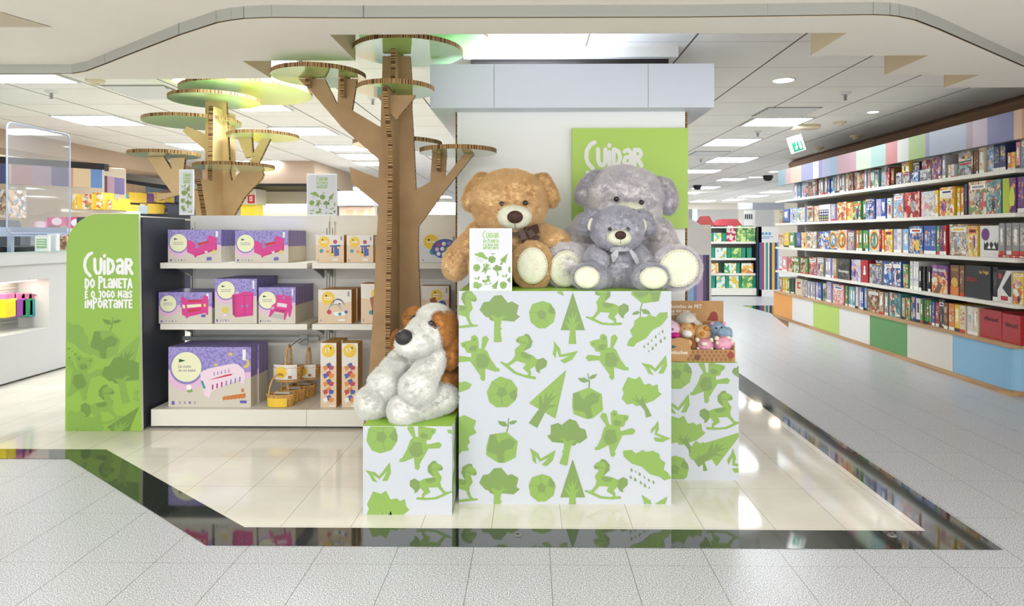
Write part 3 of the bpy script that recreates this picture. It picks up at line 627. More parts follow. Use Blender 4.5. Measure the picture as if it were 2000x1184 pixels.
# ================================================================== SHELF UNIT (two bays)
WS = mat('shelf_white', (230, 226, 214), .4); WBK = mat('shelf_back', (232, 230, 222), .5); BR = mat('bracket_grey', (150, 152, 150), .4, metal=.3)
YD = 4.80; YS = 4.92; YK = 5.36
zb0, zb1 = .02, W(400, 800, YD).z
z1 = W(400, 513.5, YS).z; z2 = W(400, 633, YS).z; zt = W(500, 421, YK).z
BX = [(295, 598.3), (599, 902)]
xend = W(347, 500, 5.33).x
for bi, (p0, p1) in enumerate(BX):
    x0 = W(p0, 800, YD).x; x1 = W(p1, 800, YD).x
    e = empty('shelf_unit', ((x0 + x1) / 2, YK, 0), ('white shelf bay with purple toy boxes beside the dark end panel' if bi == 0 else 'white shelf bay behind the front tree holding kraft toy boxes'), 'shelf unit', 'bays of the white shelving')
    m = MB(); m.box((x0, YD, zb0), (x1, YD + .012, zb1), WS); m.build('base_front', e)
    m = MB(); m.box((x0, YD + .012, zb1 - .02), (x1, YK, zb1), WS); m.box((x0 + .02, YD + .05, 0), (x1 - .02, YK, zb0 + .05), GAP_SHADE); m.build('base_deck', e)
    m = MB(); m.box((x0, YK, 0), (x1, YK + .04, zt), WBK); m.build('back_panel', e)
    for zz in (z1, z2):
        m = MB(); m.box((x0 + .0, YS, zz - .042), (x1 - .035, YS + .02, zz), WS); m.box((x0, YS + .02, zz - .02), (x1 - .035, YK, zz), WS); m.box((x1 - .05, YS + .02, zz - .042), (x1 - .035, YK, zz - .02), WS)
        sh = m.build('shelf', e)
        for xb in (x0 + .02, x1 - .055):
            m = MB(); m.prism([(xb, YK, zz - .02), (xb, YK, zz - .14), (xb, YK - .04, zz - .12), (xb, YS + .12, zz - .03), (xb, YS + .12, zz - .02)], (.012, 0, 0), BR); m.build('bracket', sh)
    for xb in (x0 + .012, x1 - .03):
        m = MB(); m.box((xb, YK - .02, zb1), (xb + .03, YK, zt - .05), WBK); m.box((xb + .011, YK - .021, zb1 + .05), (xb + .019, YK - .0195, zt - .1), GREY); m.build('slotted_post', e)
x0 = W(277, 700, YG + .03).x
m = MB(); m.box((x0 - .47, YG + .03, .015), (x0 + .01, YK - .02, W(300, 424, YG).z), DARK); m.box((x0 - .45, YG + .05, 0), (x0 - .01, YK - .05, .016), BLACK)
tag(m.build('end_cabinet'), 'dark charcoal metal cabinet end standing behind the green panel', 'cabinet')
m = MB(); a = W(356, 661, 5.25); b = W(622, 661, 5.25); m.box((a.x, 5.25, a.z - .016), (b.x, 5.27, a.z + .016), BR)
tag(m.build('hanging_rail'), 'grey metal rail across the bay above the crib boxes', 'rail')
# hook with plate
p = W(593, 664, 5.235); e = empty('display_hook', p, 'grey hook plate clipped on the rail holding a basket', 'hook')
m = MB(); m.box((p.x - .03, 5.236, p.z - .045), (p.x + .03, 5.249, p.z + .04), BR); m.build('plate', e)
m = MB(); m.tube([(p.x - .02, 5.236, p.z + .01), (p.x - .02, 5.0, p.z - .01), (p.x - .02, 4.98, p.z + .01)], .004, BR, 6); m.tube([(p.x + .02, 5.236, p.z + .01), (p.x + .02, 5.05, p.z - .0)], .004, BR, 6); m.build('prong', e)

# ---- purple toy boxes
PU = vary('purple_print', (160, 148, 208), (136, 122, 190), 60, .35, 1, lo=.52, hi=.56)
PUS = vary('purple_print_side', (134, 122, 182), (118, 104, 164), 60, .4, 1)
PBE = mat('box_beige', (212, 204, 190), .4); PIK = mat('band_pink', (226, 186, 214), .4); CRM = mat('circle_cream', (236, 236, 196), .4); LIL = mat('circle_rim', (140, 130, 190), .4)
HOT = mat('hot_pink', (214, 50, 140), .35); HOTD = mat('hot_pink_dark', (176, 30, 104), .35); REDP = mat('red_cloth', (200, 40, 60), .4); LPK = mat('pale_pink', (236, 214, 226), .35)
DGR = mat('logo_green', (20, 84, 60), .4); GTX = mat('print_grey', (160, 156, 168), .5); YLW = mat('star_yellow', (226, 200, 84), .4); VIO = mat('icon_violet', (104, 92, 180), .4); ORG_ = mat('wood_orange', (206, 124, 52), .5); TEA = mat('print_teal', (70, 150, 160), .4)
def ordi(n):
    w = ['', 'first', 'second', 'third', 'fourth', 'fifth', 'sixth', 'seventh', 'eighth', 'ninth', 'tenth', 'eleventh', 'twelfth']
    if n <= 12: return w[n]
    return '%d%s' % (n, 'th' if 10 < n % 100 < 14 else {1: 'st', 2: 'nd', 3: 'rd'}.get(n % 10, 'th'))
def circ(cx, cy, r, n=20, a0=0, a1=2 * math.pi): return [(cx + r * math.cos(a0 + (a1 - a0) * k / n), cy + r * math.sin(a0 + (a1 - a0) * k / n)) for k in range(n)]
def pp(m, f, pts, mt, k): m.ngon([f(x, y, k) for x, y in pts], mt)
def purple_box(x0, x1, yt, yb, Y, d, label, kind, zb, n, group):
    """n boxes one behind another; the first keeps its printed face"""
    a = W(x0, yb, Y); b = W(x1, yt, Y); h = b.z - zb if False else b.z - a.z
    r = empty('toy_box', ((a.x + b.x) / 2, Y + d / 2, zb), label, 'toy box', group)
    m = MB(); z0 = zb + .001
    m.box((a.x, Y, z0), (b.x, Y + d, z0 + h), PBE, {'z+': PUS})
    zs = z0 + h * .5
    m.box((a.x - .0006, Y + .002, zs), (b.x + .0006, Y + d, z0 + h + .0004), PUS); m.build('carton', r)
    m = MB(); f0 = front(Y); dz = z0 - a.z
    f = lambda x, y, k=1: f0(x, y, k) + Vector((0, 0, dz))
    w = x1 - x0; hh = yb - yt; X = lambda t: x0 + t * w; Yq = lambda t: yt + t * hh
    rc = (x0 + .1, x1 - .1, yt + .1, yb - .1)
    pb = .46 if kind in ('crib', 'chair') else (.42 if kind == 'wardrobe' else .5)
    pp(m, f, [(x0, yt), (x1, yt), (x1, Yq(pb)), (X(.7), Yq(pb + .02)), (X(.4), Yq(pb - .02)), (x0, Yq(pb - .06))], PU, 0)
    cr = {'crib': (.22, .33, .25 * hh), 'bed': (.2, .40, .27 * hh), 'bunk': (.18, .36, .26 * hh), 'wardrobe': (.27, .25, .195 * hh), 'chair': (.24, .35, .235 * hh)}[kind]
    cx, cy, rr = X(cr[0]), Yq(cr[1]), cr[2]
    for k, (q, mt) in enumerate(((1.45, PIK), (1.12, LIL), (1.0, CRM))):
        c = clip(circ(cx, cy + (q - 1) * rr * .35, rr * q, 28), *rc)
        if q > 1.3: c = clip(circ(cx, cy + (q - 1) * rr * .35, rr * q, 28), rc[0], rc[1], cy + .2 * rr, rc[3])
        if c: pp(m, f, c, mt, 1 + k)
    pp(m, f, clip([(X(.75), Yq(pb)), (x1, Yq(pb - .05)), (x1, Yq(pb + .06)), (X(.8), Yq(pb + .06))], *rc), PIK, .6)
    pp(m, f, [(cx - .5 * rr, cy - .55 * rr), (cx - .5 * rr, cy - .3 * rr), (cx - .05 * rr, cy - .42 * rr)], DGR, 5)
    if kind == 'crib':
        ftext(m, 'La cuna', cx - .55 * rr, cy + .05 * rr, cx + .3 * rr, f, GTX, bold=.03); ftext(m, 'de mi bebé', cx - .55 * rr, cy + .32 * rr, cx + .6 * rr, f, GTX, bold=.03)
    else:
        for t in (-.08, .12): pp(m, f, [(cx - .6 * rr, cy + t * rr), (cx + .55 * rr, cy + t * rr), (cx + .55 * rr, cy + (t + .07) * rr), (cx - .6 * rr, cy + (t + .07) * rr)], GTX, 5)
    pp(m, f, [(X(.9), Yq(.04)), (X(.94), Yq(.04)), (X(.94), Yq(.22)), (X(.9), Yq(.22))], TXT, 5)
    pp(m, f, [(X(.04), Yq(.9)), (X(.075), Yq(.9)), (X(.075), Yq(.96)), (X(.04), Yq(.96))], VIO, 5)
    for t in (.13, .19, .25, .31): pp(m, f, [(X(t), Yq(.905)), (X(t + .022), Yq(.905)), (X(t + .022), Yq(.945)), (X(t), Yq(.945))], (VIO if t == .25 else GTX), 5)
    def poly(pts, mt, k): pp(m, f, [(X(a_), Yq(b_)) for a_, b_ in pts], mt, k)
    if kind == 'crib':
        poly([(.385,.42),(.42,.40),(.48,.36),(.75,.28),(.80,.27),(.85,.29),(.92,.38),(.93,.50),(.92,.62),(.88,.60),(.86,.54),(.52,.74),(.50,.86),(.44,.80),(.40,.6)], LPK, 6)
        poly([(.49,.55),(.55,.52),(.7,.46),(.78,.44),(.76,.47)], REDP, 7); poly([(.39,.56),(.42,.56),(.455,.68),(.43,.70)], TEA, 7)
        for k in range(7): a_ = .53 + k * .055; b_ = .63 - k * .022; poly([(a_, b_), (a_ + .018, b_ - .008), (a_ + .014, b_ + .075), (a_ - .002, b_ + .08)], HOTD if k < 3 else LIL, 7)
        for k in range(5): a_ = .55 + k * .045; b_ = .42 - k * .012; poly([(a_, b_), (a_ + .012, b_ - .005), (a_ + .012, b_ + .05), (a_, b_ + .055)], LIL, 7)
        for k in range(6): a_ = .66 + k * .046; poly([(a_, .83 - k * .01), (a_ + .045, .815 - k * .01), (a_ + .045, .87 - k * .006), (a_, .89 - k * .006)], ORG_, 7)
        poly([(.885,.69),(.915,.69),(.915,.75),(.885,.75)], ORG_, 7)
        for sx_, sy_, s_ in ((.755, .115, .045), (.58, .295, .035)):
            pts = []
            for k in range(10):
                rr2 = (s_ if k % 2 == 0 else s_ * .45); pts.append((X(sx_) + rr2 * w * .8 * math.sin(k * math.pi / 5), Yq(sy_) - rr2 * w * .8 * math.cos(k * math.pi / 5)))
            pp(m, f, pts, YLW, 6)
        mo = circ(X(.93), Yq(.27), .055 * w, 14, -1.9, 2.2) + list(reversed(circ(X(.905), Yq(.245), .05 * w, 12, -1.2, 1.6))); pp(m, f, mo, YLW, 6)
        pp(m, f, circ(X(.25), Yq(.67), .033 * w, 16), TXT, 6); poly([(.245,.7),(.28,.69),(.3,.74),(.26,.76),(.22,.74)], PGM, 5.5); poly([(.87,.89),(.95,.89),(.95,.935),(.87,.935)], VIO, 6)
    elif kind == 'bed':
        poly([(.36,.30),(.40,.33),(.52,.40),(.52,.55),(.74,.42),(.75,.20),(.80,.17),(.84,.20),(.92,.25),(.92,.62),(.55,.80),(.52,.85),(.50,.84),(.49,.78),(.36,.68)], HOT, 6)
        poly([(.52,.42),(.75,.34),(.78,.40),(.56,.50)], REDP, 7); poly([(.52,.55),(.92,.42),(.92,.60),(.53,.78)], HOTD, 7.2); poly([(.525,.555),(.90,.435),(.90,.58),(.535,.755)], HOT, 7.4); poly([(.51,.40),(.56,.37),(.57,.55),(.53,.58)], LIL, 8)
        poly([(.69,.66),(.74,.64),(.75,.70),(.70,.72)], LPK, 8); poly([(.83,.64),(.88,.6),(.9,.7),(.84,.73)], YLW, 8); poly([(.73,.84),(.82,.83),(.82,.93),(.73,.94)], VIO, 6)
    elif kind == 'bunk':
        poly([(.42,.12),(.45,.15),(.55,.24),(.83,.22),(.84,.10),(.93,.13),(.93,.72),(.90,.72),(.88,.66),(.56,.78),(.54,.84),(.52,.82),(.50,.76),(.44,.72)], HOT, 6)
        poly([(.54,.25),(.82,.24),(.80,.30),(.56,.32)], REDP, 7); poly([(.53,.40),(.80,.37),(.80,.46),(.54,.50)], CRM, 7); poly([(.54,.56),(.80,.51),(.80,.58),(.56,.65)], REDP, 7); poly([(.45,.38),(.5,.42),(.5,.52),(.45,.5)], CRM, 7); poly([(.84,.38),(.89,.36),(.89,.46),(.85,.47)], YLW, 7); poly([(.8,.72),(.88,.7),(.88,.79),(.8,.8)], VIO, 6)
    elif kind == 'wardrobe':
        poly([(.42,.35),(.62,.32),(.72,.28),(.80,.29),(.94,.31),(.92,.36),(.91,.82),(.50,.86),(.43,.80)], HOT, 6); poly([(.415,.36),(.49,.37),(.50,.85),(.43,.80)], HOTD, 7)
        poly([(.52,.38),(.70,.37),(.70,.80),(.53,.82)], HOTD, 7); poly([(.53,.39),(.69,.38),(.69,.79),(.54,.81)], HOT, 7.5); poly([(.72,.37),(.90,.36),(.89,.78),(.72,.80)], HOTD, 7); poly([(.73,.38),(.885,.37),(.88,.77),(.73,.79)], HOT, 7.5)
        pp(m, f, circ(X(.66), Yq(.61), .03 * w, 10), LIL, 8.5); pp(m, f, circ(X(.77), Yq(.605), .03 * w, 10), LIL, 8.5); pp(m, f, circ(X(.24), Yq(.70), .075 * w, 14), YLW, 6); poly([(.21,.78),(.27,.78),(.29,.84),(.19,.84)], LPK, 6)
    elif kind == 'chair':
        poly([(.48,.22),(.52,.20),(.62,.22),(.68,.19),(.78,.24),(.88,.25),(.90,.42),(.92,.55),(.86,.82),(.82,.80),(.80,.66),(.72,.90),(.68,.88),(.70,.72),(.44,.66),(.32,.82),(.28,.80),(.36,.5),(.48,.42)], HOT, 6)
        poly([(.52,.42),(.78,.46),(.76,.56),(.50,.52)], LPK, 7); poly([(.44,.60),(.74,.62),(.72,.68),(.46,.66)], HOTD, 7); pp(m, f, circ(X(.69), Yq(.28), .04 * w, 12), LIL, 7); poly([(.36,.55),(.44,.53),(.42,.58),(.36,.62)], PBE, 7); poly([(.40,.72),(.68,.76),(.64,.88),(.36,.82)], mat('print_floor_shadow', (188, 184, 178), .4), 6.5)
    m.build('printed_face', r)
    for k in range(1, n):
        copy_thing(r, (.0 + (.012 if kind == 'crib' and k > 1 else 0), k * (d + .003), .0 if kind != 'crib' else 0), label.split(' on the ')[0].split(', ')[0] + (' at ' + label.split(' at ')[1].split(',')[0] if ' at ' in label else '') + ', %s back in its row' % ordi(k + 1))
    return r
ZD = zb1
purple_box(329, 490, 680.5, 797.5, 4.86, .055, 'large purple and beige box picturing a white crib, front one of its row', 'crib', ZD, 5, 'large crib boxes on the base')
purple_box(328, 432, 449.5, 513.5, 4.95, .075, 'purple box picturing a pink doll bed on the top shelf at left, front one', 'bed', z1, 5, 'left row of doll bed boxes')
purple_box(459, 563, 451, 513.6, 4.95, .075, 'purple box picturing a pink doll bed on the top shelf at right, front one', 'bed', z1, 5, 'right row of doll bed boxes')
purple_box(310, 414, 572, 633, 4.935, .085, 'purple box picturing pink bunk beds on the middle shelf, front one', 'bunk', z2, 4, 'bunk bed boxes')
purple_box(419.5, 501.6, 546, 633.5, 4.935, .1, 'tall purple box picturing a pink wardrobe and chick, front one', 'wardrobe', z2, 4, 'wardrobe boxes')
purple_box(505, 577, 563, 634, 4.935, .055, 'purple box picturing a pink doll chair on the middle shelf, front one', 'chair', z2, 7, 'doll chair boxes')

# ---- kraft toy boxes in bay two
KB = mat('box_kraft_face', (226, 200, 168), .4); KS = mat('box_kraft_side', (206, 152, 70), .5); KP = mat('box_kraft_pale', (222, 222, 224), .4); YC_ = mat('circle_yellow', (240, 200, 60), .4); BL = mat('print_blue', (70, 96, 170), .4); RDP = mat('print_red', (190, 70, 90), .4); ORR = mat('print_orange', (230, 140, 60), .4)
def kraft_box(x0, x1, yt, yb, Y, d, label, kind, zb, n=1, group=None, side=None):
    a = W(x0, yb, Y); b = W(x1, yt, Y); h = b.z - a.z; z0 = zb + .001; dz = z0 - a.z
    r = empty('toy_box', ((a.x + b.x) / 2, Y + d / 2, zb), label, 'toy box', group)
    m = MB(); m.box((a.x, Y, z0), (b.x, Y + d, z0 + h), side or KS, {'y-': KP if kind == 'plates' else KB}); m.build('carton', r)
    m = MB(); f0 = front(Y); f = lambda x, y, k=1: f0(x, y, k) + Vector((0, 0, dz)); w = x1 - x0; hh = yb - yt
    X = lambda t: x0 + t * w; Yq = lambda t: yt + t * hh
    def poly(pts, mt, k=2): pp(m, f, [(X(a_), Yq(b_)) for a_, b_ in pts], mt, k)
    def dot(cx, cy, r_, mt, k=2): pp(m, f, circ(X(cx), Yq(cy), r_ * w, 16), mt, k)
    poly([(0, 0), (1, 0), (1, .35), (.5, .42), (0, .35)], mat('box_kraft_light', (232, 226, 216), .4), .5)
    if kind == 'tall':
        dot(.5, .12, .42, YC_); dot(.62, .08, .07, DGR, 3); ftext(m, '17', X(.3), Yq(.15), X(.62), f, TXT, bold=.02)
        for k in range(5):
            y = .33 + k * .125; poly([(.35, y), (.6, y - .03), (.72, y + .03), (.5, y + .07)], [BL, RDP, BL, ORR, BL][k], 3); poly([(.55, y + .01), (.85, y + .03), (.8, y + .08), (.55, y + .09)], [RDP, ORR, RDP, BL, ORR][k], 4); poly([(.15, y + .03), (.42, y + .01), (.45, y + .07), (.25, y + .1)], [ORR, BL, ORR, RDP, TXT][k], 4)
        poly([(.55, .965), (.9, .965), (.9, .985), (.55, .985)], TXT, 3)
    else:
        cx = .3 if kind != 'side' else .55; dot(cx, .25, .2, YC_); dot(cx - .06, .18, .03, DGR, 3)
        for t in (.22, .27): poly([(cx - .12, t), (cx + .12, t), (cx + .12, t + .02), (cx - .12, t + .02)], TXT, 3)
        poly([(.88, .05), (.94, .05), (.94, .2), (.88, .2)], GTX, 3); poly([(.06, .88), (.11, .88), (.11, .94), (.06, .94)], GTX, 3); poly([(.6, .87), (.8, .87), (.8, .93), (.6, .93)], TXT, 3)
        if kind == 'puppet':
            poly([(.5,.38),(.88,.36),(.88,.42),(.82,.42),(.83,.74),(.66,.78),(.64,.44),(.5,.42)], BL, 3); dot(.69, .25, .075, RDP, 3); poly([(.57,.4),(.6,.4),(.62,.66),(.56,.66)], mat('print_dark', (50, 44, 70), .4), 4); poly([(.48,.62),(.64,.62),(.62,.76),(.5,.76)], YC_, 4); dot(.8, .46, .04, YC_, 4); dot(.2, .58, .07, TEA, 3); dot(.42, .6, .05, ORR, 3)
        elif kind == 'maze':
            for q, (cx2, cy2, r2, mt) in enumerate(((.58, .50, .22, BL), (.60, .42, .16, mat('print_dark', (50, 44, 70), .4)), (.5, .62, .2, TEA))):
                o_ = circ(X(cx2), Yq(cy2), r2 * w, 14, math.pi, 2 * math.pi); i_ = list(reversed(circ(X(cx2), Yq(cy2), (r2 - .02) * w, 14, math.pi, 2 * math.pi))); pp(m, f, o_ + i_, mt, 3 + q * .3)
            dot(.33, .66, .07, RDP, 4); dot(.64, .42, .03, BL, 4); dot(.84, .66, .05, BL, 4); dot(.5, .7, .04, TXT, 5); poly([(.45,.66),(.85,.64),(.8,.76),(.5,.78)], TXT, 2.6); dot(.65, .72, .05, TEA, 4)
        elif kind == 'plates':
            pp(m, f, [(X(.68) + .36 * w * math.cos(t), Yq(.5) + .36 * hh * math.sin(t)) for t in [k * math.pi / 12 for k in range(24)]], BL, 3); dot(.35, .6, .09, TEA, 2.5)
            for k, (q1, q2) in enumerate(((.5, .35), (.64, .32), (.78, .3), (.46, .52), (.6, .5), (.74, .5), (.88, .45), (.5, .68), (.64, .7), (.8, .68))): dot(q1, q2, .055, [RDP, TXT, LIL, PIK, TXT, PGM, LPK, TXT, TXT, ORR][k], 4)
        else:
            dot(.75, .5, .14, BL, 3); dot(.35, .72, .08, TEA, 3); poly([(.3,.35),(.5,.3),(.6,.5),(.7,.52),(.68,.75),(.4,.78),(.36,.55)], mat('print_brown', (160, 90, 60), .4), 3); dot(.7, .66, .07, ORR, 4)
    m.build('printed_face', r)
    for k in range(1, n): copy_thing(r, (.01 * k, k * (d + .004), 0), label + ', %s behind it' % ['', 'next', 'second', 'third'][k])
    return r
kraft_box(617, 671.6, 460, 514, 4.95, .16, 'kraft box picturing a puppet stage, left one on the top shelf', 'puppet', z1)
kraft_box(677, 729, 460.5, 514, 4.95, .16, 'kraft box picturing a puppet stage, right one on the top shelf near the trunk', 'puppet', z1)
kraft_box(731, 765, 463, 514, 5.0, .14, 'orange kraft box mostly hidden behind the trunk on the top shelf', 'side', z1)
kraft_box(820, 893, 460, 514, 4.95, .16, 'pale grey box picturing a round blue picture game right of the trunk', 'plates', z1)
kraft_box(621.6, 686.5, 568, 634, 4.95, .13, 'kraft box picturing a wire bead maze on the middle shelf', 'maze', z2, 2, 'bead maze boxes')
kraft_box(705, 762, 556.5, 634, 4.95, .18, 'tall kraft box with blue toy picture tucked against the trunk', 'side', z2)
kraft_box(823, 877, 562, 634, 5.0, .12, 'kraft box picturing small wooden animals right of the trunk above the dog', 'side', z2)
kraft_box(626, 657, 672, 798, 4.86, .13, 'tall narrow kraft box of stacking figures, left one', 'tall', ZD, 2, 'left row of stacking figure boxes')
kraft_box(667.6, 699, 672, 798, 4.86, .13, 'tall narrow kraft box of stacking figures, right one', 'tall', ZD)

# ---- wicker baskets
WK = vary('wicker', (222, 178, 110), (190, 140, 76), 90, .7, 2, bump=.5, stretch=(1, 1, .35), dist=.004)
def basket(cx, cy, Y, rx, h, zb, label, front_print, hang=False, tilt=0):
    c = W(cx, cy, Y); x = c.x; e = empty('wicker_basket', (x, Y, zb), label, 'basket', 'small wicker baskets')
    m = MB(); rz = rx * .62
    for k in range(7):
        t = k / 6; r_ = .82 + .18 * t; z = zb + t * h
        pts = [(x + rx * r_ * math.cos(q), Y + rz * r_ * math.sin(q), z) for q in [i * 2 * math.pi / 28 for i in range(29)]]
        m.tube(pts, h / 11, WK, 6)
    m.lathe((x, Y, zb), [(0, .002), (rx * .8, .002), (rx * .97, h)], WK, 28, sx=1, sy=.62); m.build('basket_body', e)
    m = MB(); hp = [(x + rx * .05 * math.sin(q), Y - rz * .9 * math.cos(q), zb + h + (h * 1.6) * math.sin(q)) for q in [i * math.pi / 14 for i in range(15)]] if hang else [(x - rx * .95 * math.cos(q) * .5 - rx * .2, Y - rz * .9 * math.cos(q) * 1.0, zb + h + h * 1.7 * math.sin(q)) for q in [i * math.pi / 14 for i in range(15)]]
    m.tube(hp, h / 12, WK, 8); m.build('handle', e)
    m = MB(); n = 10; q0, q1 = (R(205), R(320)) if hang else (R(215), R(305)); rr = 1.03; col = mat('label_white', (232, 230, 224), .4) if hang else YC_
    ring = [(x + rx * rr * math.cos(q0 + (q1 - q0) * i / n), Y + rz * rr * math.sin(q0 + (q1 - q0) * i / n)) for i in range(n + 1)]
    za, zc = (zb + h * .15, zb + h * 1.25) if hang else (zb + h * .05, zb + h * .8)
    for i in range(n): m.quad([(ring[i][0], ring[i][1] - .006, za), (ring[i + 1][0], ring[i + 1][1] - .006, za), (ring[i + 1][0], ring[i + 1][1] - .006, zc), (ring[i][0], ring[i][1] - .006, zc)], col)
    if not hang: m.ngon([(x - rx * .6, Y - .01, zb + h * 1.02), (x + rx * .6, Y - .01, zb + h * 1.02), (x + rx * .5, Y + rz * .4, zb + h * 1.1), (x - rx * .5, Y + rz * .4, zb + h * 1.1)], mat('label_white', (232, 230, 224), .4))
    else:
        yy = Y - rz * rr - .010; m.ngon([(x - rx * .25 + .4 * rx * math.cos(q), yy, (za + zc) / 2 + .4 * rx * math.sin(q)) for q in [k * math.pi / 8 for k in range(16)]], YC_); m.ngon([(x + rx * .25, yy - .001, za + .01), (x + rx * .5, yy - .001, za + .01), (x + rx * .5, yy - .001, za + .03), (x + rx * .25, yy - .001, za + .03)], mat('print_brown', (160, 90, 60), .4))
    m.build('paper_label', e); return e
basket(550, 790, 4.92, .105, .085, ZD, 'wicker basket with orange label at the front of the lowest shelf', 1)
basket(572, 785, 5.08, .1, .085, ZD, 'wicker basket second from the front on the base deck', 1)
basket(592, 780, 5.22, .1, .085, ZD, 'wicker basket at the rear of the base deck by the post', 1)
basket(563, 725, 5.02, .105, .1, W(563, 742, 5.02).z, 'wicker basket hanging from the hook with white label, front one', 1, True)
basket(602, 722, 5.17, .09, .09, W(600, 738, 5.17).z, 'wicker basket hanging behind the first one on the hook', 1, True)

# ================================================================== PLUSH TOYS
def fur_mat(name, c1, c2, top=None):
    m = vary(name, c1, c2, 9, .85, 4, spec=.1); b = m.node_tree.nodes['Principled BSDF']
    b.inputs['Sheen Weight'].default_value = .25
    return m
def E_(px, py, Y, rx, rz, ry, tilt=0):
    k = Y / F; return ('e', W(px, py, Y), (rx * k, ry, rz * k), tilt)
def C_(px0, py0, Y0, r0, px1, py1, Y1, r1):
    return ('c', W(px0, py0, Y0), W(px1, py1, Y1), r0 * Y0 / F, r1 * Y1 / F)
def blob(name, prims, m, parent, vox=.012, fur=0, hair=.016, smooth=6, seed=1):
    mb = MB()
    for p in prims:
        if p[0] == 'e': mb.ell(p[1], p[2], m, 24, 14, rot=(0, R(p[3]), 0) if p[3] else None)
        else:
            n = max(3, int((p[2] - p[1]).length / (min(p[3], p[4]) * .35)))
            for i in range(n + 1):
                t = i / n; r = p[3] + (p[4] - p[3]) * t; mb.ell(p[1].lerp(p[2], t), (r, r, r), m, 16, 10)
    o = mb.build(name, parent)
    rm = o.modifiers.new('r', 'REMESH'); rm.mode = 'VOXEL'; rm.voxel_size = vox; rm.use_smooth_shade = True
    sm = o.modifiers.new('s', 'SMOOTH'); sm.iterations = smooth; sm.factor = .5
    dg = bpy.context.evaluated_depsgraph_get(); me = bpy.data.meshes.new_from_object(o.evaluated_get(dg))
    o.modifiers.clear(); old = o.data; o.data = me; bpy.data.meshes.remove(old); me.name = name
    if not me.materials: me.materials.append(m)
    bm = bmesh.new(); bm.from_mesh(me)
    for v in bm.verts:
        v.co += v.normal * (.3 * vox + noise.noise(v.co * 34 + Vector((seed, 0, 0))) * ((.0035 if 'white' in m.name else .006) if fur else .002) + noise.noise(v.co * 9 + Vector((seed, 3, 0))) * .004)
    bm.to_mesh(me); bm.free()
    for p in me.polygons: p.use_smooth = True
    if fur:
        area = sum(p.area for p in me.polygons); add_fur(o, int(area * fur), hair, seed)
    return o
def add_fur(o, count, length, seed):
    md = o.modifiers.new('fur', 'PARTICLE_SYSTEM'); ps = md.particle_system; s = ps.settings; ps.seed = seed
    s.type = 'HAIR'; s.count = max(50, count); s.hair_length = length * .8; s.hair_step = 3
    s.emit_from = 'FACE'; s.use_emit_random = True; s.use_even_distribution = True
    s.child_type = 'SIMPLE'; s.rendered_child_count = 8; s.child_percent = 1; s.child_radius = .012; s.child_roundness = .6
    s.roughness_1 = .003; s.roughness_2 = .003; s.roughness_endpoint = .003; s.clump_factor = .12
    s.root_radius = 1.0; s.tip_radius = .3; s.radius_scale = .0012; s.material = 1; s.render_step = 2; s.display_step = 1
FUR = 14000
EYE = mat('eye_gloss', (20, 14, 12), .08, coat=1); OLDC = None; CREAM = vary('cream_plush', (232, 231, 210), (222, 222, 196), 40, .8, 3, bump=.3, dist=.003)
def simple(name, prims, m, parent, rot=None):
    mb = MB()
    for p in prims: mb.ell(p[1], p[2], m, 24, 14, rot=(0, R(p[3]), 0) if p[3] else None)
    return mb.build(name, parent)
TANE = fur_mat('tan_fur_ear', (232, 196, 142), (212, 170, 112)); GRYE = fur_mat('grey_fur_ear', (214, 208, 210), (190, 186, 196)); GR2E = fur_mat('grey_fur_small_ear', (188, 184, 192), (164, 162, 174))
def stitched(parent, px, py, Y, rx, rz, tilt=0, name='foot_pad'):
    k = Y / F; c = W(px, py, Y); mb = MB(); mb.ell(c, (rx * k, .022, rz * k), CREAM, 32, 12, rot=(0, R(tilt), 0))
    a = R(tilt); th = mat('stitch_thread', (196, 176, 140), .7)
    for i in range(34):
        t0 = i * 2 * math.pi / 34; t1 = t0 + .10
        q = []
        for t in (t0, t1):
            ex, ez = rx * k * .90 * math.cos(t), rz * k * .90 * math.sin(t); X_ = ex * math.cos(a) + ez * math.sin(a); Z_ = -ex * math.sin(a) + ez * math.cos(a)
            q.append(c + Vector((X_, -.0108, Z_)))
        mb.tube(q, .0016, th, 5)
    return mb.build(name, parent)

# tan bear -----------------------------------------------------------
TAN = fur_mat('tan_fur', (246, 214, 164), (234, 196, 140))
tb = empty('teddy_bear', (W(1000, 500, 4.0).x, 4.0, 1.103), 'big tan teddy bear with brown scarf sitting on the large cube', 'teddy bear')
blob('body', [E_(1000, 500, 4.05, 66, 52, .17), E_(1000, 470, 4.05, 56, 34, .15), C_(940, 462, 4.02, 28, 893, 512, 3.93, 25), C_(893, 512, 3.93, 25, 889, 524, 3.9, 21), C_(1052, 466, 4.02, 28, 1088, 478, 3.86, 25),
 C_(1030, 515, 4.0, 36, 1040, 520, 3.75, 36), E_(1040, 519, 3.72, 37, 43, .06), C_(965, 515, 4.0, 36, 955, 520, 3.75, 36), E_(955, 520, 3.72, 35, 42, .06)], TAN, tb, .012, FUR, .02, seed=1)
blob('head', [E_(995, 393, 3.98, 74, 58, .19), E_(995, 415, 3.96, 66, 40, .18), E_(998, 420, 3.86, 46, 30, .1)], TAN, tb, .012, FUR, .02, seed=2)
blob('ear', [E_(930, 374, 3.99, 18, 33, .05, 24), E_(941, 355, 3.99, 17, 15, .05), E_(920, 392, 3.97, 14, 20, .05, 8)], TANE, tb, .01, FUR, .016, seed=3)
blob('ear', [E_(1068, 370, 3.99, 16, 31, .05, -24), E_(1058, 353, 3.99, 16, 13, .05), E_(1077, 385, 3.97, 13, 20, .05, -8)], TANE, tb, .01, FUR, .016, seed=4)
blob('muzzle', [E_(1005, 424, 3.79, 34, 24, .075)], CREAM, tb, .008, 0)
NOSEB = vary('brown_nose', (74, 44, 34), (54, 30, 24), 60, .6, 2)
